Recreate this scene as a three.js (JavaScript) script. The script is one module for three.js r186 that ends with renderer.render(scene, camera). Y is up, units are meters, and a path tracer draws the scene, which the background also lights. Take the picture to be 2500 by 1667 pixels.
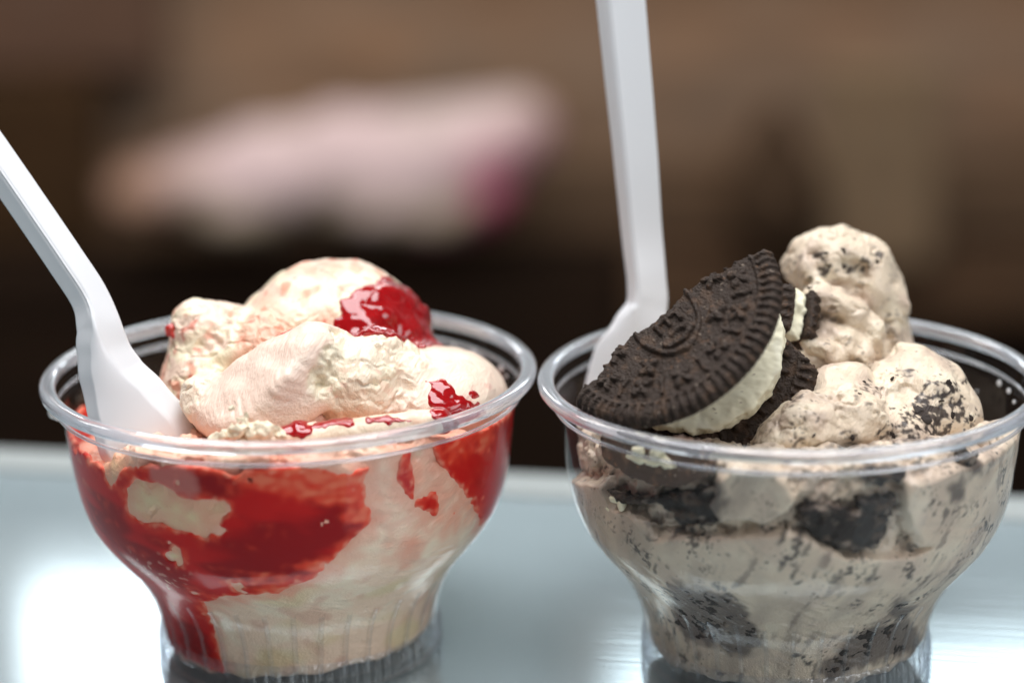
import * as THREE from 'three';
import { mergeGeometries } from 'three/addons/utils/BufferGeometryUtils.js';
import { RoundedBoxGeometry } from 'three/addons/geometries/RoundedBoxGeometry.js';
import { RectAreaLightUniformsLib } from 'three/addons/lights/RectAreaLightUniformsLib.js';
RectAreaLightUniformsLib.init();

// ------------------------------------------------------------------ camera, light, exposure
const scene = new THREE.Scene();
const camera = new THREE.PerspectiveCamera(16.22, 1024 / 682, 0.02, 30);
camera.position.set(0, 0.18556, 0.44148);
camera.rotation.set(-0.27492, 0, -0.01648, 'YXZ');
camera.focus = 0.437;
camera.userData.fStop = 5.3;
camera.updateMatrixWorld();
scene.add(camera);
const renderer = new THREE.WebGLRenderer({ antialias: true });
renderer.toneMapping = THREE.LinearToneMapping;
renderer.toneMappingExposure = 1.16;
renderer.shadowMap.enabled = true;
scene.background = new THREE.Color().setRGB(0.055, 0.055, 0.06);      // the dim, even light of the room around

const MM = 0.001, PXMM = 0.0808;          // PXMM: millimetres per pixel of the 2352 px frame at the cups
const numberedNames = new Map();
function numbered(name) {
  const n = numberedNames.get(name) ?? 0;
  numberedNames.set(name, n + 1);
  return n ? `${name}_${String(n).padStart(3, '0')}` : name;
}
function tag(o, label, category, group, kind) {
  if (label) o.userData.label = label;
  if (category) o.userData.category = category;
  if (group) o.userData.group = group;
  if (kind) o.userData.kind = kind;
  return o;
}
function thing(name, label, category, group) {
  const g = new THREE.Group();
  g.name = numbered(name);
  scene.add(g);
  return tag(g, label, category, group);
}
function part(name, geometry, material, parent = scene) {
  const m = new THREE.Mesh(geometry, material);
  m.name = parent === scene ? numbered(name) : name;
  m.castShadow = m.receiveShadow = true;
  parent.add(m);
  return m;
}
const rgb = (r, g, b) => new THREE.Color().setRGB(r, g, b);

// lamps: a glowing panel and an area light of the same size just in front of it
function lamp(name, label, category, at, to, w, h, color, intensity, glow) {
  const g = thing(name, label, category);
  g.position.set(...at);
  g.lookAt(...to);                                     // +z of the group looks at the table
  const frame = mergeGeometries([[0, h / 2 + 0.02, w + 0.08, 0.04], [0, -h / 2 - 0.02, w + 0.08, 0.04]].map(([x, y, a, b]) => new THREE.BoxGeometry(a, b, 0.05).translate(x, y, 0))
    .concat([-1, 1].map((s) => new THREE.BoxGeometry(0.04, h, 0.05).translate(s * (w / 2 + 0.02), 0, 0))));
  part('frame', frame, new THREE.MeshStandardMaterial({ color: rgb(0.5, 0.5, 0.5), roughness: 0.5 }), g);
  part('glowing_panel', new THREE.BoxGeometry(w, h, 0.01).translate(0, 0, -0.012), new THREE.MeshStandardMaterial({ color: 0x111111, emissive: rgb(...color), emissiveIntensity: glow }), g);
  const l = new THREE.RectAreaLight(rgb(...color), intensity, w, h);
  l.name = 'area_light';
  l.rotation.y = Math.PI;                              // RectAreaLight shines along its own -z
  g.add(l);
  return g;
}
lamp('window', 'shop window to the right of the camera', 'window', [1.25, 0.8, 1.05], [0, 0.05, 0], 1.1, 0.8, [0.95, 0.97, 1.0], 2.3, 0.8);
function mirrored(px, py, z) {                          // where the counter's mirror image of that pixel's ray meets the plane at depth z (m)
  const tv = Math.tan(THREE.MathUtils.degToRad(camera.fov / 2)), d = new THREE.Vector3((px / 2352 * 2 - 1) * tv * 2500 / 1667, -(py / 1568.3 * 2 - 1) * tv, -1).applyQuaternion(camera.quaternion);
  const k = -camera.position.y / d.y, x = camera.position.x + d.x * k, z0 = camera.position.z + d.z * k, q = (z - z0) / d.z;
  return [x + d.x * q, -d.y * q];
}
function backWindow(label, x0, y0, x1, y1, z, color, intensity, glow) {   // a window that the counter mirrors over that rectangle of the frame
  const a = mirrored(x0, y0, z), b = mirrored(x1, y1, z), w = Math.abs(b[0] - a[0]), h = Math.abs(b[1] - a[1]), c = [(a[0] + b[0]) / 2, (a[1] + b[1]) / 2, z];
  lamp('window', label, 'window', c, [c[0], c[1], 0], w, h, color, intensity, glow);
}
lamp('ceiling_light', 'large cool white ceiling panel light over the counter', 'lamp', [-0.05, 1.1, 0.08], [0, 0.03, 0], 1.2, 0.75, [0.98, 0.98, 1.0], 5.2, 1);
lamp('ceiling_light', 'ceiling panel light farther back above the dark cabinet', 'lamp', [-0.2, 0.9, -0.8], [-0.2, -0.3, -1.2], 1.4, 0.4, [1.0, 0.97, 0.93], 4.2, 1.5);
backWindow('bright window beyond the counter at the left', 70, 1330, 560, 1760, -1.5, [0.92, 0.97, 1.0], 4, 2.4);
backWindow('bright window beyond the counter at the right', 1420, 1480, 2420, 1760, -1.5, [0.85, 0.95, 1.0], 3, 1.6);

// ------------------------------------------------------------------ pixel rays (2352 px wide frame) and noise
const TV = Math.tan(THREE.MathUtils.degToRad(camera.fov / 2)), PW = 2352, PH = PW * 1667 / 2500;
function ray(px, py) {
  return new THREE.Vector3((px / PW * 2 - 1) * TV * PW / PH, -(py / PH * 2 - 1) * TV, -1).applyQuaternion(camera.quaternion);
}
function at(px, py, z) {                               // millimetres; the point of that ray at depth z (mm)
  const d = ray(px, py), k = (z * MM - camera.position.z) / d.z;
  return [(camera.position.x + d.x * k) * 1000, (camera.position.y + d.y * k) * 1000, z];
}
function onGround(px, py, y = 0) {
  const d = ray(px, py), k = (y - camera.position.y) / d.y;
  return [(camera.position.x + d.x * k), y, camera.position.z + d.z * k];
}
const view = ray(1560, 800).negate().normalize(), camRight = new THREE.Vector3(1, 0, 0).applyQuaternion(camera.quaternion), camUp = new THREE.Vector3(0, 1, 0).applyQuaternion(camera.quaternion);
const inView = (r, u, t) => new THREE.Vector3().addScaledVector(camRight, r).addScaledVector(camUp, u).addScaledVector(view, t);   // right, up, towards the eye
function rng(seed) {
  let s = seed >>> 0;
  return () => { s = (s + 0x6d2b79f5) | 0; let t = Math.imul(s ^ (s >>> 15), 1 | s); t = (t + Math.imul(t ^ (t >>> 7), 61 | t)) ^ t; return ((t ^ (t >>> 14)) >>> 0) / 4294967296; };
}
const PERM = new Uint8Array(512);
{
  const r = rng(7), p = [...Array(256).keys()];
  for (let i = 255; i > 0; i--) { const j = Math.floor(r() * (i + 1)); [p[i], p[j]] = [p[j], p[i]]; }
  for (let i = 0; i < 512; i++) PERM[i] = p[i & 255];
}
const gradDot = (h, x, y, z) => { h &= 15; const u = h < 8 ? x : y, v = h < 4 ? y : h === 12 || h === 14 ? x : z; return ((h & 1) ? -u : u) + ((h & 2) ? -v : v); };
const fadeCurve = (t) => t * t * t * (t * (t * 6 - 15) + 10);
const mix = (a, b, t) => a + (b - a) * t;
function noise(x, y, z) {
  const fx = Math.floor(x), fy = Math.floor(y), fz = Math.floor(z), X = fx & 255, Y = fy & 255, Z = fz & 255;
  x -= fx; y -= fy; z -= fz;
  const u = fadeCurve(x), v = fadeCurve(y), w = fadeCurve(z), A = PERM[X] + Y, AA = PERM[A] + Z, AB = PERM[A + 1] + Z, B = PERM[X + 1] + Y, BA = PERM[B] + Z, BB = PERM[B + 1] + Z;
  return mix(mix(mix(gradDot(PERM[AA], x, y, z), gradDot(PERM[BA], x - 1, y, z), u), mix(gradDot(PERM[AB], x, y - 1, z), gradDot(PERM[BB], x - 1, y - 1, z), u), v),
    mix(mix(gradDot(PERM[AA + 1], x, y, z - 1), gradDot(PERM[BA + 1], x - 1, y, z - 1), u), mix(gradDot(PERM[AB + 1], x, y - 1, z - 1), gradDot(PERM[BB + 1], x - 1, y - 1, z - 1), u), v), w);
}
const fbm = (x, y, z, n = 3) => { let s = 0, a = 1; for (let i = 0; i < n; i++) { s += a * noise(x, y, z); x = x * 2.03 + 5.1; y = y * 2.03 + 1.7; z = z * 2.03 + 9.2; a *= 0.5; } return s; };
function worley(x, y, z) {                             // distance to the nearest scattered point
  const fx = Math.floor(x), fy = Math.floor(y), fz = Math.floor(z);
  let best = 9;
  for (let i = -1; i < 2; i++) for (let j = -1; j < 2; j++) for (let k = -1; k < 2; k++) {
    const a = fx + i, b = fy + j, c = fz + k, h = PERM[(PERM[(PERM[a & 255] + b) & 255] + c) & 255], h2 = PERM[h + 1], h3 = PERM[h2 + 1];
    const dx = a + h / 255 - x, dy = b + h2 / 255 - y, dz = c + h3 / 255 - z, d = dx * dx + dy * dy + dz * dz;
    if (d < best) best = d;
  }
  return Math.sqrt(best);
}
const clamp01 = (t) => t < 0 ? 0 : t > 1 ? 1 : t;
const step = (a, b, x) => { const t = clamp01((x - a) / (b - a)); return t * t * (3 - 2 * t); };
const smin = (a, b, k) => { const h = Math.max(k - Math.abs(a - b), 0) / k; return Math.min(a, b) - h * h * k / 4; };
const smax = (a, b, k) => -smin(-a, -b, k);
function ellipsoid(c, r, turn = [0, 0, 0]) {           // signed distance (near enough), millimetres
  const m = new THREE.Matrix4().makeRotationFromEuler(new THREE.Euler(...turn)).transpose().elements, [cx, cy, cz] = c, [a, b, d] = r, far = Math.max(a, b, d) + 9, far2 = far * far;
  return (x, y, z) => {
    x -= cx; y -= cy; z -= cz;
    const l2 = x * x + y * y + z * z;
    if (l2 > far2) return Math.sqrt(l2) - far + 9;
    const u = m[0] * x + m[4] * y + m[8] * z, v = m[1] * x + m[5] * y + m[9] * z, w = m[2] * x + m[6] * y + m[10] * z;
    const k0 = Math.hypot(u / a, v / b, w / d), k1 = Math.hypot(u / (a * a), v / (b * b), w / (d * d));
    return k1 < 1e-9 ? -Math.min(a, b, d) : k0 * (k0 - 1) / k1;
  };
}
function capsule(a, b, ra, rb) {
  const bx = b[0] - a[0], by = b[1] - a[1], bz = b[2] - a[2], L = bx * bx + by * by + bz * bz;
  return (x, y, z) => { x -= a[0]; y -= a[1]; z -= a[2]; const h = clamp01((x * bx + y * by + z * bz) / L); return Math.hypot(x - bx * h, y - by * h, z - bz * h) - mix(ra, rb, h); };
}
function polygonDistance(p, x, y) {
  let d = 1e18, s = 1;
  for (let i = 0, j = p.length - 1; i < p.length; j = i, i++) {
    const ex = p[j][0] - p[i][0], ey = p[j][1] - p[i][1], wx = x - p[i][0], wy = y - p[i][1], t = clamp01((wx * ex + wy * ey) / (ex * ex + ey * ey)), bx = wx - ex * t, by = wy - ey * t;
    d = Math.min(d, bx * bx + by * by);
    const c1 = y >= p[i][1], c2 = y < p[j][1], c3 = ex * wy > ey * wx;
    if ((c1 && c2 && c3) || (!c1 && !c2 && !c3)) s = -s;
  }
  return s * Math.sqrt(d);
}

// surface nets: the zero surface of field(x, y, z) in millimetres becomes a smooth closed mesh in metres
function meshField(field, lo, hi, cell, { relief, color, slack = 1.6 } = {}) {
  const B = 6, n = [0, 1, 2].map((a) => Math.ceil(Math.ceil((hi[a] - lo[a]) / cell) / B) * B + 1), [nx, ny, nz] = n, sx = 1, sy = nx, sz = nx * ny;
  const v = new Float32Array(nx * ny * nz).fill(99), done = new Uint8Array(v.length), id = new Int32Array(v.length).fill(-1), active = [];
  const reach = B * cell * 0.87 * slack + cell;
  for (let k = 0; k < nz - 1; k += B) for (let j = 0; j < ny - 1; j += B) for (let i = 0; i < nx - 1; i += B) {
    const d = field(lo[0] + (i + B / 2) * cell, lo[1] + (j + B / 2) * cell, lo[2] + (k + B / 2) * cell), near = Math.abs(d) < reach;
    if (near) active.push([i, j, k]);
    for (let c = 0; c <= B; c++) for (let b = 0; b <= B; b++) for (let a = 0; a <= B; a++) {
      const q = (i + a) * sx + (j + b) * sy + (k + c) * sz;
      if (done[q]) continue;
      if (near) { v[q] = field(lo[0] + (i + a) * cell, lo[1] + (j + b) * cell, lo[2] + (k + c) * cell); done[q] = 1; } else v[q] = d;
    }
  }
  const pos = [], index = [], EDGES = [[0, 1], [0, 2], [0, 4], [1, 3], [1, 5], [2, 3], [2, 6], [3, 7], [4, 5], [4, 6], [5, 7], [6, 7]];
  const off = [0, 1, 2, 3, 4, 5, 6, 7].map((c) => (c & 1) * sx + ((c >> 1) & 1) * sy + (c >> 2) * sz);
  for (const [bi, bj, bk] of active) for (let k = bk; k < bk + B; k++) for (let j = bj; j < bj + B; j++) for (let i = bi; i < bi + B; i++) {
    const q = i + j * sy + k * sz;
    let inside = 0;
    for (let c = 0; c < 8; c++) if (v[q + off[c]] < 0) inside++;
    if (!inside || inside === 8) continue;
    let X = 0, Y = 0, Z = 0, m = 0;
    for (const [a, b] of EDGES) {
      const va = v[q + off[a]], vb = v[q + off[b]];
      if ((va < 0) === (vb < 0)) continue;
      const t = va / (va - vb);
      X += mix(a & 1, b & 1, t); Y += mix((a >> 1) & 1, (b >> 1) & 1, t); Z += mix(a >> 2, b >> 2, t); m++;
    }
    id[q] = pos.length / 3;
    pos.push(lo[0] + (i + X / m) * cell, lo[1] + (j + Y / m) * cell, lo[2] + (k + Z / m) * cell);
  }
  const quad = (a, b, c, d, flip) => { if (a < 0 || b < 0 || c < 0 || d < 0) return; if (flip) index.push(a, c, b, a, d, c); else index.push(a, b, c, a, c, d); };
  for (const [bi, bj, bk] of active) for (let k = bk; k < bk + B; k++) for (let j = bj; j < bj + B; j++) for (let i = bi; i < bi + B; i++) {
    const q = i + j * sy + k * sz, s = v[q] < 0;
    if (j > 0 && k > 0 && s !== (v[q + sx] < 0)) quad(id[q - sy - sz], id[q - sz], id[q], id[q - sy], !s);
    if (i > 0 && k > 0 && s !== (v[q + sy] < 0)) quad(id[q - sx - sz], id[q - sx], id[q], id[q - sz], !s);
    if (i > 0 && j > 0 && s !== (v[q + sz] < 0)) quad(id[q - sx - sy], id[q - sy], id[q], id[q - sx], !s);
  }
  const P = new Float32Array(pos), g = new THREE.BufferGeometry();
  g.setAttribute('position', new THREE.BufferAttribute(P, 3));
  g.setIndex(index);
  const C = color ? new Float32Array(P.length) : null;
  if (relief || color) {
    g.computeVertexNormals();
    const N = g.attributes.normal.array, c3 = [0, 0, 0];
    for (let i = 0; i < P.length; i += 3) {
      const x = P[i], y = P[i + 1], z = P[i + 2];
      if (color) { color(c3, x, y, z, N[i], N[i + 1], N[i + 2]); C[i] = c3[0]; C[i + 1] = c3[1]; C[i + 2] = c3[2]; }
      if (relief) { const d = relief(x, y, z, N[i], N[i + 1], N[i + 2]); P[i] += N[i] * d; P[i + 1] += N[i + 1] * d; P[i + 2] += N[i + 2] * d; }
    }
    if (C) g.setAttribute('color', new THREE.BufferAttribute(C, 3));
  }
  const UV = new Float32Array(P.length / 3 * 2);
  for (let i = 0, o = 0; i < P.length; i += 3, o += 2) { UV[o] = (P[i] + 0.6 * P[i + 2]) / 8; UV[o + 1] = (P[i + 1] + 0.7 * P[i + 2]) / 8; }
  g.setAttribute('uv', new THREE.BufferAttribute(UV, 2));
  for (let i = 0; i < P.length; i++) P[i] *= MM;
  g.computeVertexNormals();
  return g;
}
const put3 = (out, r, g, b) => { out[0] = r; out[1] = g; out[2] = b; };
const blend3 = (out, t, r, g, b) => { out[0] = mix(out[0], r, t); out[1] = mix(out[1], g, t); out[2] = mix(out[2], b, t); };

// ------------------------------------------------------------------ the counter and what lies behind
{
  const a = onGround(0, 1084), b = onGround(2352, 1200), edge = new THREE.Vector3(b[0] - a[0], 0, b[2] - a[2]).normalize(), back = new THREE.Vector3(edge.z, 0, -edge.x);
  const yaw = Math.atan2(-edge.z, edge.x), mid = new THREE.Vector3((a[0] + b[0]) / 2, 0, (a[2] + b[2]) / 2);
  const W = 256, streak = new Uint8Array(W * W * 4), r = rng(3);
  for (let y = 0; y < W; y++) { for (let x = 0; x < W; x++) { const k = 128 + 60 * noise(x / 90, y / 2.2, 1) + 40 * noise(x / 40, y / 0.9, 5) + 14 * (r() - 0.5), o = (y * W + x) * 4; streak[o] = streak[o + 1] = streak[o + 2] = k; streak[o + 3] = 255; } }
  const t = new THREE.DataTexture(streak, W, W);
  t.wrapS = t.wrapT = THREE.RepeatWrapping; t.magFilter = THREE.LinearFilter; t.needsUpdate = true;
  const tb = t.clone(); t.repeat.set(6, 6); tb.repeat.set(6, 6); tb.needsUpdate = true;
  const metal = new THREE.MeshPhysicalMaterial({ color: rgb(0.44, 0.53, 0.56), roughness: 0.075, metalness: 0.55, ior: 1.5, bumpMap: tb, bumpScale: 0.00002 });
  const counter = thing('counter', 'pale blue-grey glossy counter top under both cups');
  counter.userData.kind = 'structure';
  counter.position.copy(mid).addScaledVector(back, 0);
  counter.rotation.y = yaw;
  const top = part('counter_top', new THREE.BoxGeometry(1.6, 0.02, 0.5).translate(0, -0.01, 0.25), metal, counter);
  const shape = new THREE.Shape();
  shape.moveTo(0, -0.03).lineTo(-0.014, -0.03).lineTo(-0.014, 0.0005).quadraticCurveTo(-0.014, 0.0015, -0.012, 0.0016).lineTo(-0.002, 0.0016).quadraticCurveTo(0, 0.0015, 0, 0);
  const lip = new THREE.ExtrudeGeometry(shape, { depth: 1.6, bevelEnabled: false, curveSegments: 6 }).rotateY(-Math.PI / 2).translate(0.8, 0, 0);
  part('edge_strip', lip, new THREE.MeshPhysicalMaterial({ color: rgb(0.30, 0.33, 0.325), roughness: 0.45 }), counter);
}
part('wall', new THREE.BoxGeometry(4.2, 1.3, 0.05).translate(0, 0.67, -1.56), new THREE.MeshStandardMaterial({ color: rgb(0.36, 0.42, 0.44), roughness: 0.9 }));
tag(scene.children[scene.children.length - 1], 'pale blue-grey upper wall that the counter mirrors', null, null, 'structure');
const BZ = -1350;                                      // depth of the things behind, in millimetres
function mottled(name, base, spread, seed, scale) {    // uneven brown matter: a computed colour map
  const W = 256, d = new Uint8Array(W * W * 4);
  for (let y = 0; y < W; y++) for (let x = 0; x < W; x++) {
    const n = fbm(x / 64, y / 20, seed, 4) * spread, m = noise(x / 40, y / 40, seed + 9) * 0.12, o = (y * W + x) * 4;
    for (let c = 0; c < 3; c++) d[o + c] = 255 * Math.pow(clamp01(base[c] * (1 + n + (c === 0 ? m : c === 2 ? -m : 0))), 1 / 2.2);
    d[o + 3] = 255;
  }
  const t = new THREE.DataTexture(d, W, W);
  t.colorSpace = THREE.SRGBColorSpace; t.wrapS = t.wrapT = THREE.MirroredRepeatWrapping; t.magFilter = THREE.LinearFilter; t.repeat.set(scale, scale); t.needsUpdate = true;
  return new THREE.MeshPhysicalMaterial({ map: t, roughness: 0.9, specularIntensity: 0.15 });
}
function slab(name, x0, y0, x1, y1, depth, thick, m) { // a box whose front face spans that rectangle of the frame at that depth
  const a = at(x0, y1, depth), b = at(x1, y0, depth), w = (b[0] - a[0]) * MM, h = (b[1] - a[1]) * MM;
  const o = part(name, new RoundedBoxGeometry(w, h, thick, 2, Math.min(0.008, thick / 3)), m);
  o.position.set((a[0] + b[0]) / 2 * MM, (a[1] + b[1]) / 2 * MM, depth * MM - thick / 2);
  return o;
}
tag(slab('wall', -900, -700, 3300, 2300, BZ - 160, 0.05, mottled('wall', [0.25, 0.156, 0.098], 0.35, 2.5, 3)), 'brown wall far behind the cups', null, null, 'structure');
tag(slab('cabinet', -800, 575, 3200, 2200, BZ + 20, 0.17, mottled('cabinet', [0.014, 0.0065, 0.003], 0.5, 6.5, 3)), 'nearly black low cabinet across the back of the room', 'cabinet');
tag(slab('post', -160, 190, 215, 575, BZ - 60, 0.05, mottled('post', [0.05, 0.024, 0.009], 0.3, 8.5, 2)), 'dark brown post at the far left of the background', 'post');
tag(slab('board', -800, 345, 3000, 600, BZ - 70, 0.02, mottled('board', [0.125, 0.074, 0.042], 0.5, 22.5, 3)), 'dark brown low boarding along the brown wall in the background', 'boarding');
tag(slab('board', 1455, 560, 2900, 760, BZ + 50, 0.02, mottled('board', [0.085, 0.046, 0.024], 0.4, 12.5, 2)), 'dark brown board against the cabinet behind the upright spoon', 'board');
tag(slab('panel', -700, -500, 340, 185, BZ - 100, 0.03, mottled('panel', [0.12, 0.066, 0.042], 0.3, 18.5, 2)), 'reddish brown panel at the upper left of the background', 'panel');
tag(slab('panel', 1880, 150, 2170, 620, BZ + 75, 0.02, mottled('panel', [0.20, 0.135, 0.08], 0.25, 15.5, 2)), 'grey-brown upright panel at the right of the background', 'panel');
{
  const a = at(1780, 575, BZ + 100), prof = [[0, 0], [24, 0], [44, 16], [52, 40], [44, 70], [26, 100], [16, 118], [14, 132], [0, 133]].map(([r, y]) => new THREE.Vector2(r * 0.75 * MM, y * 0.8 * MM));
  const o = part('bottle', new THREE.LatheGeometry(prof, 32), new THREE.MeshPhysicalMaterial({ color: rgb(0.05, 0.029, 0.016), roughness: 0.8, specularIntensity: 0.2 }));
  o.position.set(a[0] * MM, a[1] * MM, a[2] * MM);
  tag(o, 'dark round-bellied bottle shape on the cabinet, blurred, right of the upright spoon', 'bottle');
}
{   // the pale bundle: a soft heap with a peach left end, pink-white middle and magenta right end
  const C = (x, y, dz = 0) => at(x, y, BZ + 20 + dz), K = 0.0808 * (0.44 + 1.33) / 0.456;
  const lumps = [[330, 440, 95, 70], [470, 420, 120, 95], [620, 400, 140, 125], [800, 380, 150, 145], [960, 380, 150, 150], [1090, 340, 140, 120], [1180, 300, 100, 85], [1110, 440, 80, 80], [560, 480, 130, 60], [860, 470, 150, 55], [1010, 480, 100, 65]]
    .map(([x, y, a, b]) => ellipsoid(C(x, y), [a * K, b * K, 45]));
  const lo = C(120, 640), hi = C(1400, 120), dark = new THREE.Color();
  const field = (x, y, z) => { let d = 1e9; for (const f of lumps) d = smin(d, f(x, y, z), 14); return d + 3 * noise(x / 28, y / 28, z / 28); };
  const g = meshField(field, [lo[0], lo[1], BZ - 60], [hi[0], hi[1], BZ + 100], 5, {
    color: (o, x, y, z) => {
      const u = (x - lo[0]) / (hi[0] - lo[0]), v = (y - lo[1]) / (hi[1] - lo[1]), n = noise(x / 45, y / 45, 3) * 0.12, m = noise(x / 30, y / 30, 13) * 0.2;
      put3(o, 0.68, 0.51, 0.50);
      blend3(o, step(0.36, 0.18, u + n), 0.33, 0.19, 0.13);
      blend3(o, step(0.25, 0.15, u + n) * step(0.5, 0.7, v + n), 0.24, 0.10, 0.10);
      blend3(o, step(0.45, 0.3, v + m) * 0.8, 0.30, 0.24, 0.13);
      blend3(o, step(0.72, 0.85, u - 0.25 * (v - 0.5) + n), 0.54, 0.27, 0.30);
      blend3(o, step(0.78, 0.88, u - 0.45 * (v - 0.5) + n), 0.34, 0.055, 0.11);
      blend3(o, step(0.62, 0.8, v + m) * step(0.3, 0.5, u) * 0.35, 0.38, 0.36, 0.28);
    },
  });
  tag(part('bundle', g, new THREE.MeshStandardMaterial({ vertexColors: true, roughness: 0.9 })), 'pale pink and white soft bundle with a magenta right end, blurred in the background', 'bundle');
}

// ------------------------------------------------------------------ the cups
const PROFILE = [[2.6, 26.8], [5, 26.9], [7, 27.2], [10, 27.8], [13, 28.8], [16, 30.3], [19, 32.3], [22, 34.8], [25, 37.2], [28, 39.2], [31, 40.5], [34.5, 41.5], [39, 42.3], [43.8, 42.9], [50.6, 43.6], [51.2, 44.2], [54.3, 44.6]];   // height, radius (mm)
function wallRadius(h) {
  if (h <= PROFILE[0][0]) return PROFILE[0][1];
  for (let i = 1; i < PROFILE.length; i++) if (h < PROFILE[i][0]) {
    const p = PROFILE[Math.max(0, i - 2)], a = PROFILE[i - 1], b = PROFILE[i], q = PROFILE[Math.min(PROFILE.length - 1, i + 1)], t = (h - a[0]) / (b[0] - a[0]);
    if (a[0] > 43 || a[0] < 6) return mix(a[1], b[1], t);
    const ma = (b[1] - p[1]) / (b[0] - p[0]) * (b[0] - a[0]), mb = (q[1] - a[1]) / (q[0] - a[0]) * (b[0] - a[0]);
    return (2 * t ** 3 - 3 * t * t + 1) * a[1] + (t ** 3 - 2 * t * t + t) * ma + (-2 * t ** 3 + 3 * t * t) * b[1] + (t ** 3 - t * t) * mb;
  }
  return PROFILE[PROFILE.length - 1][1];
}
const LEFT = [-42.79, 0], RIGHT = [52.19, 9.62];       // cup axes: x, z in mm
const clearSheet = new THREE.MeshPhysicalMaterial({ color: 0xffffff, transmission: 0.997, thickness: 0, roughness: 0.03, ior: 1.4, specularIntensity: 0.42 });
const footPlastic = new THREE.MeshPhysicalMaterial({ color: rgb(0.95, 0.96, 0.98), transmission: 0.93, thickness: 0, roughness: 0.06, ior: 1.6 });
const flutePlastic = new THREE.MeshPhysicalMaterial({ color: rgb(0.95, 0.95, 0.95), transmission: 0.955, thickness: 0, roughness: 0.12, ior: 1.45 });
const hazySolid = new THREE.MeshPhysicalMaterial({ color: rgb(0.92, 0.93, 0.98), transmission: 0.84, thickness: 0.002, roughness: 0.07, ior: 1.49, clearcoat: 1, clearcoatRoughness: 0.05 });
const clearSolid = new THREE.MeshPhysicalMaterial({ color: 0xffffff, transmission: 1, thickness: 0.002, roughness: 0.06, ior: 1.49, attenuationColor: rgb(0.93, 0.94, 0.99), attenuationDistance: 0.02 });
function ring(points, segments, ribs = null, closed = true) {    // turned profile [height, radius] in mm with optional ribs: (radius, angle, height) -> radius
  const P = [], I = [], n = points.length;
  for (let s = 0; s < segments; s++) for (const [h, r0] of points) { const t = s / segments * Math.PI * 2, r = ribs ? ribs(r0, t, h) : r0; P.push(Math.sin(t) * r * MM, h * MM, Math.cos(t) * r * MM); }
  for (let s = 0; s < segments; s++) for (let i = 0; i < (closed ? n : n - 1); i++) { const a = s * n + i, b = s * n + (i + 1) % n, c = ((s + 1) % segments) * n + i, d = ((s + 1) % segments) * n + (i + 1) % n; I.push(a, c, b, b, c, d); }
  const g = new THREE.BufferGeometry();
  g.setAttribute('position', new THREE.Float32BufferAttribute(P, 3));
  g.setIndex(I);
  g.computeVertexNormals();
  return g;
}
const bowlPoints = [];
for (let r = 0; r < 26.5; r += 3) bowlPoints.push([2.6, r + 0.01]);
for (let h = 2.6; h <= 54.3; h += 0.5) bowlPoints.push([h, wallRadius(h)]);
const bowlGeometry = ring(bowlPoints, 432, (r, t, h) => r, false);
const lipCurve = [];
for (let i = 0; i < 28; i++) {
  const a = i / 28 * Math.PI * 2, c = Math.cos(a), s = Math.sin(a);
  lipCurve.push([55.3 + 1.15 * Math.sign(s) * Math.pow(Math.abs(s), 0.75), 45.95 + 1.6 * Math.sign(c) * Math.pow(Math.abs(c), 0.75)]);
}
const rimGeometry = ring(lipCurve, 256);
const ledgeCurve = [];
for (let i = 0; i < 10; i++) { const a = i / 10 * Math.PI * 2; ledgeCurve.push([51.6 + 0.38 * Math.sin(a), 44.5 + 0.38 * Math.cos(a)]); }
const ledgeGeometry = ring(ledgeCurve, 200);
const footGeometry = ring([[0.2, 26.0], [0, 27.3], [0.6, 27.75], [4.8, 27.55], [5.9, 27.35], [6.2, 27.05]], 576, (r, t, h) => r + (r > 27.35 ? 0.34 * Math.cos(t * 72) : 0), false);
const fluteGeometry = mergeGeometries([...Array(36).keys()].map((i) => {
  const t = (i + 0.3) / 36 * Math.PI * 2, top = 17.5 + 1.2 * noise(i * 1.7, 3.3, 0), pts = [];
  for (let k = 0; k <= 8; k++) { const h = mix(3, top, k / 8), r = wallRadius(h) - 0.42 + 0.24 * Math.min(1, 1.2 * (1 - k / 8) + 0.05); pts.push(new THREE.Vector3(Math.sin(t) * r * MM, h * MM, Math.cos(t) * r * MM)); }
  return new THREE.TubeGeometry(new THREE.CatmullRomCurve3(pts), 12, 0.5 * MM, 8);
}));
function makeCup([x, z], label) {
  const c = thing('dessert_cup', label, 'cup');
  c.position.set(x * MM, 0.0002, z * MM);
  part('bowl', bowlGeometry, clearSheet, c);
  part('rim', rimGeometry, hazySolid, c);
  part('ledge', ledgeGeometry, hazySolid, c);
  part('foot', footGeometry, footPlastic, c);
  part('flutes', fluteGeometry, flutePlastic, c);
  return c;
}
const leftCup = makeCup(LEFT, 'clear plastic dessert cup holding the strawberry ice cream and red sauce');
const rightCup = leftCup.clone();
{
  rightCup.name = numbered('dessert_cup');
  rightCup.position.set(RIGHT[0] * MM, 0.0002, RIGHT[1] * MM);
  rightCup.rotation.y = 1.1;
  tag(rightCup, 'clear plastic dessert cup holding the cookie ice cream with a broken sandwich cookie', 'cup');
  scene.add(rightCup);
}
function onWall(cup, px, py) {                         // where that pixel's ray first meets the cup's wall: [arc, height] in mm
  const d = ray(px, py), o = camera.position;
  for (let k = 0.3; k < 0.6; k += 0.0001) {
    const x = (o.x + d.x * k) * 1000 - cup[0], y = (o.y + d.y * k) * 1000, z = (o.z + d.z * k) * 1000 - cup[1];
    if (y < 54 && Math.hypot(x, z) < wallRadius(y)) return [Math.atan2(x, z) * 36, y];
  }
  return null;
}
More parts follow.
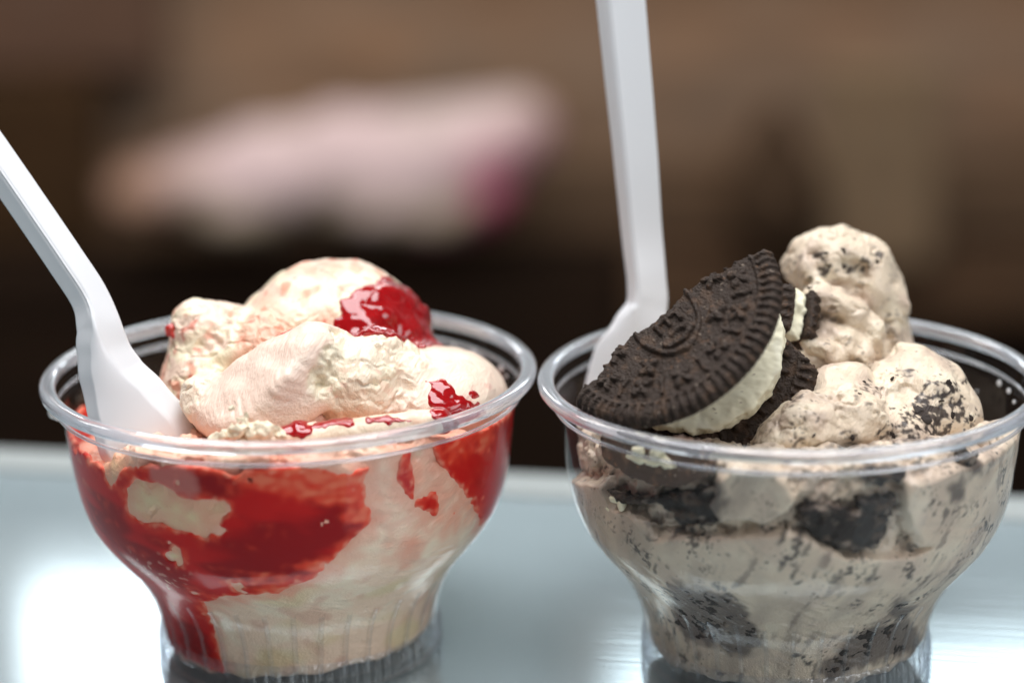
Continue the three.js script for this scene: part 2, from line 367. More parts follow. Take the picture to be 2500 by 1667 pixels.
const wallPolygon = (cup, list) => list.map((p) => (p.length === 3 ? [p[1] * Math.PI / 180 * 36, p[2]] : onWall(cup, ...p))).filter(Boolean);

// drops of melt on the inside of the far walls
function drops(cupObject, cup, list) {
  const ball = new THREE.SphereGeometry(1, 16, 12), milky = new THREE.MeshPhysicalMaterial({ color: rgb(0.95, 0.93, 0.92), transmission: 0.5, thickness: 0.001, roughness: 0.08, ior: 1.36 });
  for (const [px, py, r] of list) {
    const d = ray(px, py), o = camera.position;
    let q = null;
    for (let k = 0.6; k > 0.35; k -= 0.0001) { const x = (o.x + d.x * k) * 1000 - cup[0], y = (o.y + d.y * k) * 1000, z = (o.z + d.z * k) * 1000 - cup[1]; if (y > 20 && Math.hypot(x, z) < wallRadius(y) - 0.15) { q = [x, y, z]; break; } }
    if (!q) continue;
    const b = part('droplet', ball, milky, cupObject), s = 0.75 * r * PXMM * MM;
    b.position.set(q[0] * MM, q[1] * MM, q[2] * MM).applyAxisAngle(new THREE.Vector3(0, 1, 0), -cupObject.rotation.y);
    b.scale.set(s, s * 1.15, s * 0.8);
  }
}
drops(leftCup, LEFT, [[1042, 795, 7], [1088, 812, 8], [1104, 822, 6], [1150, 848, 9], [1162, 866, 5], [1075, 840, 4], [1130, 880, 5]]);
drops(rightCup, RIGHT, [[2188, 862, 6], [2204, 858, 7], [2296, 882, 9], [2318, 900, 8], [2330, 925, 6], [2245, 900, 4], [2160, 845, 5]]);

// ------------------------------------------------------------------ spoons
function makeSpoon(label, spine, fold) {               // spine: [x, y, z of the centre in mm, half width, floor half width, wall depth]
  const t = thing('spoon', label, 'spoon'), N = 90, M = 44;
  const curve = (i) => new THREE.CatmullRomCurve3(spine.map((s) => new THREE.Vector3(...(i ? s.slice(3, 6) : s.slice(0, 3)))), false, 'centripetal');
  const path = new THREE.CatmullRomCurve3(spine.map((s) => new THREE.Vector3(s[0], s[1], s[2])), false, 'catmullrom', 0.5), size = (k, c) => {
    const f = k * (spine.length - 1), i = Math.min(spine.length - 2, Math.floor(f)), u = f - i, p = (j) => spine[Math.max(0, Math.min(spine.length - 1, j))][c];
    return mix(p(i), p(i + 1), u * u * (3 - 2 * u) * 0.5 + u * 0.5);
  };
  const toward = new THREE.Vector3(fold.toward[0], fold.toward[1], fold.toward[2]).normalize(), P = [], I = [], TH = 0.42;
  const front = [], rear = [];
  for (let s = 0; s <= N; s++) {
    const k = s / N, c = path.getPoint(k), tan = path.getTangent(k), side = new THREE.Vector3().crossVectors(tan, toward).normalize().multiplyScalar(-1), nor = new THREE.Vector3().crossVectors(side, tan).normalize();
    if (nor.dot(toward) < 0) nor.negate();
    const w = size(k, 3), fw = size(k, 4), d = size(k, 5);
    for (const face of [1, -1]) for (let m = 0; m <= M; m++) {
      const u = m / M * 2 - 1, x = u * w, mid = fold.offset * w, ax = Math.abs(x - mid), lim = x > mid ? w - mid : w + mid;
      const rise = ax < fw ? 0.12 * d * (ax / fw) ** 2 : mix(0.12 * d, d, Math.pow((ax - fw) / Math.max(lim - fw, 1e-3), 0.85));
      const groove = 0.55 * Math.exp(-(((x - mid) / 0.4) ** 2)) * step(8 * PXMM, 3 * PXMM, fw);
      const q = c.clone().addScaledVector(side, x).addScaledVector(nor, -rise - groove + face * TH * (Math.abs(u) > 0.985 ? 0.7 : 1));
      P.push(q.x * MM, q.y * MM, q.z * MM);
    }
  }
  const row = (M + 1) * 2;
  for (let s = 0; s < N; s++) {
    for (let m = 0; m < M; m++) {
      const a = s * row + m, b = a + 1, c = a + row, d = c + 1, e = a + M + 1, f = e + 1, g = e + row, h = g + 1;
      I.push(a, c, b, b, c, d, e, f, g, f, h, g);
    }
    const l0 = s * row, l1 = l0 + M + 1, r0 = l0 + M, r1 = l1 + M;
    I.push(l0, l1, l0 + row, l1, l1 + row, l0 + row, r0, r0 + row, r1, r1, r0 + row, r1 + row);
  }
  for (let m = 0; m < M; m++) { const a = m, e = m + M + 1, z = N * row; I.push(a, a + 1, e, a + 1, e + 1, e, z + a, z + e, z + a + 1, z + a + 1, z + e, z + e + 1); }
  const g = new THREE.BufferGeometry();
  g.setAttribute('position', new THREE.Float32BufferAttribute(P, 3));
  const split = Math.round(N * fold.neck), head = g.clone();
  g.setIndex(I);
  g.computeVertexNormals();
  head.setAttribute('normal', g.attributes.normal);
  const nHandle = split * (M * 12 + 12);
  const hi = I.slice(0, nHandle).concat(I.slice(N * (M * 12 + 12)).filter((_, i) => i % 12 < 6)), bi = I.slice(nHandle, N * (M * 12 + 12)).concat(I.slice(N * (M * 12 + 12)).filter((_, i) => i % 12 >= 6));
  g.setIndex(hi);
  head.setIndex(bi);
  const white = new THREE.MeshPhysicalMaterial({ color: rgb(0.77, 0.78, 0.795), roughness: 0.26, specularIntensity: 1, side: THREE.DoubleSide });
  part('handle', g, white, t);
  part('spoon_bowl', head, white, t);
  return t;
}
const spoonPath = (rows) => rows.map(([x, y, z, w, fw, d]) => [...at(x, y, z), w * PXMM, fw * PXMM, d]);
makeSpoon('white plastic spoon leaning left, its bowl in the strawberry ice cream', spoonPath([
  [-150, 165, 2, 44, 1, 3.6], [-75, 275, 5, 44, 1, 3.6], [0, 383, 8, 44, 1, 3.6], [75, 492, 11, 44, 1, 3.6], [147, 598, 14, 44, 1, 3.6], [200, 680, 16, 44, 1, 3.6], [222, 745, 18, 51, 6, 3.6],
  [232, 800, 19, 60, 18, 3.8], [252, 860, 20, 74, 34, 3.8], [290, 930, 21, 96, 58, 3.0], [330, 1000, 22, 112, 80, 2.6], [370, 1070, 22, 105, 80, 2.0], [395, 1120, 22, 70, 60, 1.2]]), { toward: [0.1, 0.27, 0.95], offset: -0.12, neck: 0.47 });
makeSpoon('white plastic spoon standing upright behind the chocolate sandwich cookie', spoonPath([
  [1409, -170, -22, 60, 1, 2.6], [1424, 0, -20, 59, 1, 2.6], [1440, 170, -18, 57, 1, 2.6], [1457, 350, -16, 54, 1, 2.6], [1472, 530, -14, 50, 1, 2.6], [1483, 640, -12, 48, 1, 2.6], [1484, 700, -11, 50, 4, 2.6],
  [1465, 760, -10, 66, 20, 2.2], [1440, 830, -9, 84, 50, 2.4], [1425, 900, -8, 88, 60, 2.2], [1415, 960, -7, 70, 50, 1.6]]), { toward: [-0.12, 0.27, 0.95], offset: -0.5, neck: 0.55 });

// ------------------------------------------------------------------ ice cream
const grain = (() => {                                 // fine icy grain, 8 mm to a tile
  const W = 256, d = new Uint8Array(W * W * 4);
  for (let y = 0; y < W; y++) for (let x = 0; x < W; x++) {
    const v = 0.5 + 0.30 * noise(x / W * 9, y / W * 9, 2.3) + 0.34 * noise(x / W * 19, y / W * 19, 9.1) + 0.26 * noise(x / W * 37, y / W * 37, 17.7), o = (y * W + x) * 4;
    d[o] = d[o + 1] = d[o + 2] = 255 * clamp01(v); d[o + 3] = 255;
  }
  const t = new THREE.DataTexture(d, W, W);
  t.wrapS = t.wrapT = THREE.MirroredRepeatWrapping; t.magFilter = THREE.LinearFilter; t.needsUpdate = true;
  return t;
})();
const iceMaterial = (rough = 0.36) => new THREE.MeshPhysicalMaterial({ vertexColors: true, roughness: rough, specularIntensity: 0.9, ior: 1.38, clearcoat: 0.35, clearcoatRoughness: 0.16, bumpMap: grain, bumpScale: 0.00016 });
const sauceMaterial = new THREE.MeshPhysicalMaterial({ vertexColors: true, roughness: 0.22, ior: 1.42, clearcoat: 0.8, clearcoatRoughness: 0.04 });
// torn ice cream: grains, pits and threads; smooth ice cream: soft waves
function creamRelief(torn, amount = 1) {
  return (x, y, z, nx, ny, nz) => {
    const m = torn(x, y, z), wave = 0.16 * noise(x / 3.4, y / 3.4, z / 3.4) + 0.05 * noise(x / 0.9, y / 0.9, z / 0.9) + 0.26 * step(-0.2, 0.4, noise(x / 7, y / 7, z / 7 + 3)) * noise((0.8 * x - 0.6 * y) / 7, (0.6 * x + 0.8 * y + 0.5 * z) / 1.0, z / 7);
    if (m < 0.02) return wave;
    const wx = x + 1.0 * noise(x / 2.4, y / 2.4, z / 2.4 + 40), wy = y + 1.0 * noise(x / 2.4 + 20, y / 2.4, z / 2.4), wz = z + 0.8 * noise(x / 2.4, y / 2.4 + 30, z / 2.4);
    const threads = 0.42 - 1.5 * Math.abs(noise(wx / 2.9, wy / 2.3, wz / 2.9)), grains = 0.6 - worley(wx / 1.25, wy / 1.25, wz / 1.25), fine = fbm(wx / 0.75, wy / 0.75, wz / 0.75, 2), pits = -Math.max(0, noise(wx / 2.6 + 5, wy / 2.0, wz / 2.6) - 0.14);
    return mix(wave, amount * (0.75 * threads + 0.30 * grains * step(-0.2, 0.3, noise(x / 5, y / 5, z / 5 + 11)) + 0.22 * fine + 2.6 * pits + 0.7 * noise(x / 3.8, y / 3.8, z / 3.8) - 0.75 * step(0.10, 0.0, Math.abs(noise(wx / 5.5 + 9, wy / 4.5, wz / 5.5)))), m);
  };
}
const inCup = (cup, gap) => (x, y, z) => { const r = Math.hypot(x - cup[0], z - cup[1]); return (r - wallRadius(y) + gap(x, y, z)) * 0.92; };
const blobMask = (list) => { const q = list.map(([x, y, z, r]) => [...at(x, y, z), r * PXMM]); return (x, y, z) => { let m = 0; for (const [a, b, c, r] of q) m = Math.max(m, step(r * 1.25, r * 0.75, Math.hypot(x - a, y - b, z - c))); return m; }; };

function pieces(g, label, count) {                     // one mesh cut along the seams between its lumps: the lumps stay joined without a step
  const P = g.attributes.position.array, I = g.index.array, of = new Uint8Array(P.length / 3), lists = [...Array(count)].map(() => []);
  for (let i = 0; i < of.length; i++) of[i] = label(P[i * 3] / MM, P[i * 3 + 1] / MM, P[i * 3 + 2] / MM);
  for (let i = 0; i < I.length; i += 3) lists[of[I[i]]].push(I[i], I[i + 1], I[i + 2]);
  return lists.map((list) => {
    const map = new Map(), idx = list.map((v) => { if (!map.has(v)) map.set(v, map.size); return map.get(v); }), o = new THREE.BufferGeometry();
    for (const [name, size] of [['position', 3], ['normal', 3], ['color', 3], ['uv', 2]]) {
      const src = g.attributes[name].array, dst = new Float32Array(map.size * size);
      for (const [v, k] of map) for (let c = 0; c < size; c++) dst[k * size + c] = src[v * size + c];
      o.setAttribute(name, new THREE.BufferAttribute(dst, size));
    }
    o.setIndex(idx);
    return o;
  });
}
function joined(list, k) {                             // lumps: {field, torn, color}; their joint field, and relief and colour that pass from one to the next
  const D = new Float64Array(list.length), scan = (x, y, z) => { let m = 1e9; for (let i = 0; i < list.length; i++) { D[i] = list[i].field(x, y, z); if (D[i] < m) m = D[i]; } return m; };
  const each = (x, y, z, f) => { const m = scan(x, y, z); let sum = 0; for (let i = 0; i < list.length; i++) { const w = Math.exp(-(D[i] - m) / 0.7); if (w > 0.02) { f(i, w); sum += w; } } return sum; };
  return {
    field: (x, y, z) => { let d = 1e9; for (const l of list) { const e = l.field(x, y, z); d = d > 1e8 ? e : smin(d, e, k); } return d; },
    torn: (x, y, z) => { let t = 0; const s = each(x, y, z, (i, w) => { t += w * list[i].torn(x, y, z); }); return t / s; },
    color: (o, x, y, z) => { const c = [0, 0, 0], q = [0, 0, 0]; const s = each(x, y, z, (i, w) => { list[i].color(q, x, y, z); c[0] += w * q[0]; c[1] += w * q[1]; c[2] += w * q[2]; }); put3(o, c[0] / s, c[1] / s, c[2] / s); },
    label: (x, y, z) => { const m = scan(x, y, z); for (let i = 0; i < list.length; i++) if (D[i] <= m) return i; return 0; },
  };
}
// ---- strawberry
{
  const t = thing('strawberry_ice_cream', 'pale pink strawberry ice cream with glossy red sauce in the left cup', 'ice cream');
  const m = iceMaterial();
  const strawberry = (o, x, y, z) => {
    const a = fbm(x / 7, y / 5, z / 7, 3), b = noise(x / 3.1 + 7, y / 2.3, z / 3.1), c = noise(x / 9 + 3, y / 9 + 8, z / 9);
    put3(o, 0.88, 0.675, 0.53);
    blend3(o, step(-0.05, 0.4, a), 0.91, 0.79, 0.57);
    blend3(o, step(0.05, 0.4, c) * 0.85, 0.83, 0.48, 0.34);
    blend3(o, step(0.22, 0.5, b) * 0.8, 0.80, 0.36, 0.24);
    blend3(o, step(0.44, 0.6, noise(x / 2.1 + 31, y / 1.6, z / 2.1)) * 0.75, 0.75, 0.19, 0.13);
  };
  const cupIn = inCup(LEFT, () => 0.9);
  // the round scoop with its torn left flank
  const dome = ellipsoid(at(765, 800, -9), [19.3, 17.2, 17]), flankA = ellipsoid(at(500, 800, -2), [9.5, 8.8, 10]), flankB = ellipsoid(at(455, 760, 0), [5.5, 6, 6]), under = ellipsoid(at(490, 930, 2), [11, 13, 12]), shoulder = ellipsoid(at(610, 800, 3), [9, 7, 9]);
  const scoopField = (x, y, z) => {
    let d = dome(x, y, z);
    d = smin(d, flankA(x, y, z), 3); d = smin(d, flankB(x, y, z), 2); d = smin(d, under(x, y, z), 3); d = smin(d, shoulder(x, y, z), 4);
    return d + 0.9 * noise(x / 6, y / 6, z / 6);
  };
  const tornFlank = blobMask([[470, 770, 6, 120], [590, 800, 10, 130], [480, 690, 0, 70], [690, 760, 10, 60], [430, 890, 8, 50]]), tornBack = (x, y, z) => 0.9 * Math.max(tornFlank(x, y, z) * step(-0.3, 0.15, noise(x / 6, y / 6, z / 6) + 0.2), 0.1 + 0.25 * step(0.0, 0.4, noise(x / 5, y / 3, z / 5)));
  const B = (x0, y0, x1, y1, z0, z1) => { const a = at(x0, y1, (z0 + z1) / 2), b = at(x1, y0, (z0 + z1) / 2); return [[a[0] - 3, a[1] - 12, z0], [b[0] + 3, b[1] + 12, z1]]; };
  const lumps = [{ field: scoopField, torn: tornBack, color: strawberry }];
  // the smooth slab in front, torn on its right edge
  const slabField = (() => {
    const e = [ellipsoid(at(600, 885, 22), [14, 6.2, 8.5], [0.1, 0.1, 0.62]), ellipsoid(at(735, 805, 19), [5, 5.2, 6], [0, 0, 0.5]), ellipsoid(at(560, 950, 24), [7, 5, 7], [0, 0, 0.25]), ellipsoid(at(660, 945, 26), [7, 3.2, 6], [0, 0, 0.25])];
    const cutA = [inView(-0.42, 0.52, 0.74), new THREE.Vector3(...at(610, 860, 27))], cutB = [inView(0.42, -0.36, 0.83), new THREE.Vector3(...at(690, 915, 29))];
    const plane = ([n, p], x, y, z) => n.x * (x - p.x) + n.y * (y - p.y) + n.z * (z - p.z);
    return (x, y, z) => { let d = 1e9; for (const f of e) d = smin(d, f(x, y, z), 3.5); return smax(smax(d, plane(cutA, x, y, z), 1.2), plane(cutB, x, y, z), 1.2) + 0.5 * noise(x / 5, y / 5 + 9, z / 5); };
  })();
  const tornEdge = blobMask([[765, 830, 24, 42], [740, 880, 26, 40], [790, 780, 20, 40]]);
  lumps.push({ field: slabField, torn: tornEdge, color: (o, x, y, z) => { const a = noise(x / 6, y / 6, z / 6); put3(o, 0.87, 0.655, 0.53); blend3(o, step(0.1, 0.5, a) * 0.8, 0.90, 0.74, 0.61); blend3(o, tornEdge(x, y, z), 0.84, 0.74, 0.56); } });
  // the smooth rolled scoop at the right
  const roll = (() => {
    const e = [ellipsoid(at(1000, 905, 8), [12.2, 8.6, 15]), ellipsoid(at(1090, 930, 4), [6.5, 8, 10]), ellipsoid(at(900, 940, 16), [8, 7, 9])];
    return (x, y, z) => { let d = 1e9; for (const f of e) d = smin(d, f(x, y, z), 3); return d + 0.35 * noise(x / 6 + 4, y / 6, z / 6); };
  })();
  const tornRoll = blobMask([[850, 860, 22, 70], [880, 920, 24, 80], [900, 800, 16, 45]]);
  lumps.push({ field: roll, torn: tornRoll, color: (o, x, y, z) => { const a = noise(x / 5, y / 5, z / 5 + 3), q = noise(x / 2.2, y / 2.2, z / 2.2); put3(o, 0.88, 0.69, 0.55); blend3(o, step(-0.1, 0.4, a) * 0.6, 0.91, 0.77, 0.61); blend3(o, 0.85 * step(0.05, 0.45, q) * (1 - tornRoll(x, y, z)) * step(0.1, 0.5, noise(x / 8 + 2, y / 8, z / 8)), 0.8, 0.5, 0.4); } });
  // torn middle between the scoops, and small crumbs along the front of the rim
  const middle = (() => {
    const e = [ellipsoid(at(820, 880, 18), [8, 8.5, 9]), ellipsoid(at(872, 818, 12), [5.2, 4.6, 6]), ellipsoid(at(915, 845, 13), [5, 4.2, 6]), ellipsoid(at(470, 915, 18), [4.5, 5, 6])];
    return (x, y, z) => { let d = 1e9; for (const f of e) d = smin(d, f(x, y, z), 3.5); return d + 1.0 * noise(x / 4.5 + 4, y / 4.5, z / 4.5); };
  })();
  lumps.push({ field: middle, torn: (x, y, z) => 0.45 + 0.4 * step(-0.2, 0.3, noise(x / 5, y / 5, z / 5 + 2)), color: (o, x, y, z) => { strawberry(o, x, y, z); blend3(o, 0.6, 0.91, 0.80, 0.61); } });
  const flakes = [[520, 996, 10], [548, 985, 13], [580, 990, 15], [615, 990, 13], [645, 998, 9], [495, 1004, 10], [560, 960, 8], [535, 938, 7], [600, 975, 8]].map(([x, y, r]) => ellipsoid(at(x, y, 36), [r * 0.12, r * 0.1, r * 0.12]));
  part('crumb', meshField((x, y, z) => { let d = 1e9; for (const f of flakes) d = smin(d, f(x, y, z), 1.2); return d + 0.8 * noise(x / 1.4, y / 1.4, z / 1.4); }, ...B(470, 900, 680, 1030, 30, 42), 0.22, { relief: creamRelief(() => 0.5, 0.6), color: (o) => put3(o, 0.84, 0.72, 0.53) }), m, t);
  const strip = (() => { const e = [capsule(at(690, 1012, 34), at(860, 985, 33), 3.2, 2.6), capsule(at(860, 985, 33), at(1010, 965, 30), 2.6, 2.2), capsule(at(560, 1025, 36), at(690, 1012, 34), 2, 3)]; return (x, y, z) => Math.min(e[0](x, y, z), e[1](x, y, z), e[2](x, y, z)) + 0.5 * noise(x / 5, y / 5, z / 5); })();
  lumps.push({ field: strip, torn: () => 0.05, color: (o, x, y, z) => { put3(o, 0.88, 0.70, 0.52); blend3(o, step(0.1, 0.5, noise(x / 4, y / 4, z / 4)), 0.86, 0.54, 0.38); } });
  const mound = joined(lumps, 3.2);
  for (const g of pieces(meshField((x, y, z) => { const d = mound.field(x, y, z); return d > 6 ? d : smax(d, cupIn(x, y, z), 1); }, ...B(330, 560, 1190, 1060, -32, 42), 0.3, { relief: creamRelief(mound.torn, 0.72), color: mound.color }), mound.label, lumps.length)) part('scoop', g, m, t);

  // what fills the cup, seen through its wall
  const U = (x, z) => Math.atan2(x - LEFT[0], z - LEFT[1]) * 36, poly = (l) => wallPolygon(LEFT, l);
  const main = poly([['t', -118, 47], [240, 1066], [330, 1070], [450, 1066], [500, 1082], [540, 1098], [580, 1076], [660, 1086], [740, 1074], [800, 1088], [846, 1074], [832, 1110], [845, 1150], [866, 1188], [810, 1240], [745, 1308], [690, 1345], [640, 1366], [560, 1370], [500, 1376], [470, 1392], [488, 1450], [500, 1500], [518, 1555], ['t', -36, 3], ['t', -118, 3]]);
  const topBand = poly([[585, 1050], [700, 1047], [720, 1085], [690, 1100], [600, 1095]]);
  const holes = [[[286, 1130], [308, 1106], [360, 1118], [430, 1152], [512, 1156], [516, 1182], [482, 1214], [466, 1240], [440, 1226], [360, 1206], [296, 1182]], [[190, 1040], [240, 1048], [292, 1066], [272, 1084], [258, 1106], [246, 1112], [232, 1078], [196, 1060]], [[388, 1258], [404, 1262], [414, 1290], [402, 1300], [392, 1280]], [[530, 1345], [546, 1338], [556, 1350], [540, 1358]]].map(poly);
  const right = poly([[1000, 1008], [1085, 988], [1150, 968], ['t', 82, 50], ['t', 115, 46], ['t', 115, 26], ['t', 92, 27], [1108, 1208], [1092, 1166], [1050, 1112], [1008, 1062], [988, 1024]]);
  const drips = [[[918, 1022], [958, 1018], [948, 1060], [962, 1110], [958, 1152], [930, 1142], [914, 1112], [926, 1060]], [[948, 1150], [975, 1142], [998, 1124], [1014, 1146], [1010, 1188], [990, 1188], [962, 1168]], [[1042, 1184], [1049, 1170], [1051, 1178], [1045, 1196]], [[930, 1264], [938, 1258], [943, 1268], [934, 1276]]].map(poly);
  const pinkPatch = poly([[335, 1072], [400, 1066], [440, 1084], [452, 1128], [436, 1150], [380, 1120], [345, 1104]]);
  const sauceMask = (x, y, z) => {
    const u = U(x, z) + 0.55 * noise(x / 2.2, y / 2.2, z / 2.2) + 0.9 * noise(x / 6, y / 6, z / 6 + 5), v = y + 0.55 * noise(x / 2.2 + 9, y / 2.2, z / 2.2) + 0.7 * noise(x / 6, y / 6 + 5, z / 6);
    let d = Math.min(polygonDistance(main, u, v), polygonDistance(topBand, u, v), polygonDistance(right, u, v));
    for (const p of drips) d = Math.min(d, polygonDistance(p, u, v));
    for (const p of holes) d = Math.max(d, -polygonDistance(p, u, v));
    return d + 0.3 * noise(x / 0.9, y / 0.9, z / 0.9) + 2.6 * Math.max(0, noise(x / 3.2, y / 2.2, z / 3.2 + 8) - 0.3) * step(0.12, 0.3, noise(x / 8 + 2, y / 8, z / 8)) * 3;
  };
  const gapL = (x, y, z) => 0.55 + Math.max(0, 2.2 * step(44, 52, y) * (0.35 + noise(x / 5, y / 5, z / 5)) + 0.45 * noise(x / 7, y / 5, z / 7 + 2) * step(24, 34, y));
  const fillWall = inCup(LEFT, gapL);
  const fillField = (x, y, z) => {
    const zz = z - LEFT[1], xx = x - LEFT[0], top = 47.5 + 0.13 * zz + 1.8 * noise(x / 7, 3, z / 7) - 5 * step(-24, -36, xx);
    let d = smax(fillWall(x, y, z), (y - top) * 0.9, 2);
    return smax(d, (3.3 + 1.0 * noise(x / 6, 1, z / 6) + 0.055 * xx - y) * 0.9, 2);
  };
  const lo = [LEFT[0] - 46, 1, LEFT[1] - 46], hi = [LEFT[0] + 46, 57, LEFT[1] + 46];
  part('filling', meshField(fillField, lo, hi, 0.42, {
    relief: creamRelief((x, y, z) => { const q = Math.hypot(x - LEFT[0], z - LEFT[1]) - wallRadius(y); return Math.max(step(-1.6, -2.6, q), 0.35 * step(30, 42, y) * step(0.1, 0.4, noise(x / 4, y / 4, z / 4))); }),
    color: (o, x, y, z) => {
      const a = fbm(x / 8, y / 6, z / 8, 3), hol = Math.min(...holes.map((p) => polygonDistance(p, U(x, z), y)));
      put3(o, 0.90, 0.65, 0.475);
      blend3(o, step(0, 0.45, a) * 0.8, 0.92, 0.75, 0.56);
      blend3(o, step(0.25, 0.5, noise(x / 5 + 3, y / 5, z / 5)) * 0.6, 0.73, 0.42, 0.30);
      blend3(o, 0.7 * step(0.05, 0.5, noise(x / 11, y / 5 + 7, z / 11)) * step(30, 20, y + 4 * noise(x / 6, 0, z / 6)), 0.78, 0.60, 0.33);
      if (hol < 1) blend3(o, step(1, -0.3, hol), 0.84, 0.655, 0.37);
      const s = sauceMask(x, y, z);
      if (s < 6) blend3(o, 0.75 * step(mix(3.5, 6, step(20, 36, y)), -0.6, s + 2.2 * noise(x / 2.6, y / 2.6, z / 2.6)), 0.82, 0.33, 0.22);
    },
  }), m, t);
  // red sauce against the wall, between the ice cream and the plastic
  const sauceWall = inCup(LEFT, () => 0.32), sauceInner = inCup(LEFT, () => 1.7);
  const wallSauceField = (x, y, z) => {
    let d = smax(sauceWall(x, y, z), -sauceInner(x, y, z), 0.4);
    if (d > 4) return d;
    d = smax(d, sauceMask(x, y, z) * 0.75, 0.7);
    return smax(d, (y - 51) * 0.9, 1);
  };
  // the sauce is thick and crimson in places and mixed with melted cream in others
  const spots = (l) => l.map(([px, py, r]) => [...onWall(LEFT, px, py), r * PXMM]), thickSpots = spots([[690, 1270, 110], [590, 1300, 100], [760, 1210, 80], [330, 1290, 90], [250, 1210, 80], [440, 1470, 60], [480, 1100, 60]]), mixedSpots = spots([[700, 1085, 90], [800, 1110, 80], [590, 1090, 60], [840, 1170, 45], [640, 1352, 55], [740, 1300, 40], [280, 1070, 50], [470, 1400, 40], [1060, 1030, 45], [1120, 1010, 40]]);
  const near = (list, u, v) => { let m = 0; for (const [a, b, r] of list) m = Math.max(m, 1 - Math.hypot(u - a, (v - b) * 1.3) / (r * 1.6)); return m; };
  const sauceColor = (o, x, y, z) => {
    const u = U(x, z), a = 0.5 * noise(u / 7, y / 2.6 + u / 20, z / 30), b = 0.35 * noise(x / 1.8, y / 1.8, z / 1.8), c = noise(x / 4.5 + 8, y / 2.4 + z / 5, z / 4.5);
    put3(o, 0.56, 0.007, 0.006);
    blend3(o, step(0.05, 0.6, near(thickSpots, u, y) + a), 0.30, 0.003, 0.005);
    const mx = near(mixedSpots, u, y) + a + b;
    blend3(o, 0.9 * step(0.1, 0.8, mx), 0.80, 0.06, 0.026);
    blend3(o, 0.7 * step(0.55, 1.1, mx + 0.6 * noise(u / 3.4, y / 1.5, 7)), 0.84, 0.22, 0.12);
    blend3(o, 0.6 * step(0.36, 0.6, c) * step(0.1, 0.4, noise(x / 12, y / 12 + 6, z / 12)), 0.66, 0.13, 0.08);
  };
  part('sauce', meshField(wallSauceField, lo, [hi[0], 52, hi[2]], 0.36, {
    slack: 2.2, color: (o, x, y, z) => {
      sauceColor(o, x, y, z);
      const s = sauceMask(x, y, z);
      blend3(o, step(-2.0, 0.3, s + 1.8 * noise(x / 3, y / 3, z / 3)) * 0.7, 0.80, 0.075, 0.035);
      blend3(o, step(-0.9, 0.2, s + 1.2 * noise(x / 1.5, y / 1.5, z / 1.5)) * 0.75, 0.82, 0.28, 0.18);
      blend3(o, 0.8 * step(0.9, -0.9, polygonDistance(pinkPatch, U(x, z), y) + 0.8 * noise(x / 2, y / 2, z / 2)), 0.58, 0.20, 0.17);
      const froth = step(0.28, 0.5, noise(x / 1.3, y / 1.3, z / 1.3)) * step(11, 3, Math.hypot(U(x, z) + 22, (y - 26) * 1.3));
      blend3(o, 0.75 * froth, 0.6, 0.28, 0.22);
    },
  }), new THREE.MeshPhysicalMaterial({ vertexColors: true, roughness: 0.3, ior: 1.4, specularIntensity: 0.2 }), t);
  const gel = new THREE.MeshPhysicalMaterial({ color: rgb(0.58, 0.010, 0.014), transmission: 0.55, thickness: 0.002, ior: 1.42, roughness: 0.1, clearcoat: 1, clearcoatRoughness: 0.02, attenuationColor: rgb(0.75, 0.06, 0.05), attenuationDistance: 0.002 });
  // glossy sauce on the scoop, on the right-hand roll and beside the rim
  const mask = (list) => { const e = list.map(([x, y, z, a, b, c, turn]) => ellipsoid(at(x, y, z), [a * PXMM, b * PXMM, c * PXMM], [0, 0, turn ?? 0])); return (x, y, z) => { let d = 1e9; for (const f of e) d = smin(d, f(x, y, z), 2); return d; }; };
  const glossy = (under, m, thick, wrinkle, ...rest) => meshField((x, y, z) => {
    const d = under(x, y, z);
    if (Math.abs(d) > 6) return Math.abs(d) - 2;
    const q = m(x, y, z) + 1.3 * noise(x / 3, y / 3, z / 3) + 0.6 * noise(x / 1.3, y / 1.3, z / 1.3);
    return smax(smax(d - thick - wrinkle * noise(x / 3.8, y / 3.8, z / 3.8) - 0.22 * wrinkle * noise(x / 1.5, y / 1.5, z / 1.5), -d - 1.2, 0.4), q * 0.7, 1.1);
  }, ...rest, { slack: 2.2, color: (o, x, y, z) => {
    const q = m(x, y, z);
    put3(o, 0.46, 0.006, 0.012);
    blend3(o, step(0.1, 0.5, fbm(x / 4, y / 4, z / 4, 2)), 0.26, 0.003, 0.008);
    blend3(o, step(-2.2, 0.2, q + 1.8 * noise(x / 2.4, y / 2.4, z / 2.4)) * 0.85, 0.78, 0.075, 0.035);
  } });
  const topMask = mask([[865, 715, 6, 92, 58, 120], [925, 700, 0, 52, 85, 130, 0.5], [860, 765, 6, 95, 42, 110, -0.15], [960, 770, -4, 55, 62, 130, 0.2], [985, 745, -10, 26, 75, 110], [805, 655, 5, 44, 18, 70, -0.25], [900, 645, -4, 30, 28, 70, -0.6]]);
  part('sauce', glossy(mound.field, topMask, 0.75, 0.6, ...B(740, 600, 1040, 830, -26, 20), 0.26), gel, t);
  const rollMask = mask([[1045, 925, 18, 62, 34, 200, -0.2], [1010, 900, 18, 34, 34, 200], [1035, 955, 22, 56, 22, 200, 0.3], [1000, 868, 14, 20, 12, 150]]);
  part('sauce', glossy(mound.field, rollMask, 0.25, 0.5, ...B(960, 840, 1150, 1000, 0, 34), 0.26), gel, t);
  const stripMask = mask([[690, 985, 38, 60, 14, 90, 0.06], [760, 985, 38, 60, 11, 90, 0.08], [665, 1000, 38, 50, 16, 90], [905, 966, 34, 48, 9, 70, -0.12], [860, 955, 32, 26, 5, 60, -0.2]]);
  part('sauce', glossy(mound.field, stripMask, 0.2, 0.4, ...B(590, 930, 980, 1030, 26, 44), 0.24), gel, t);
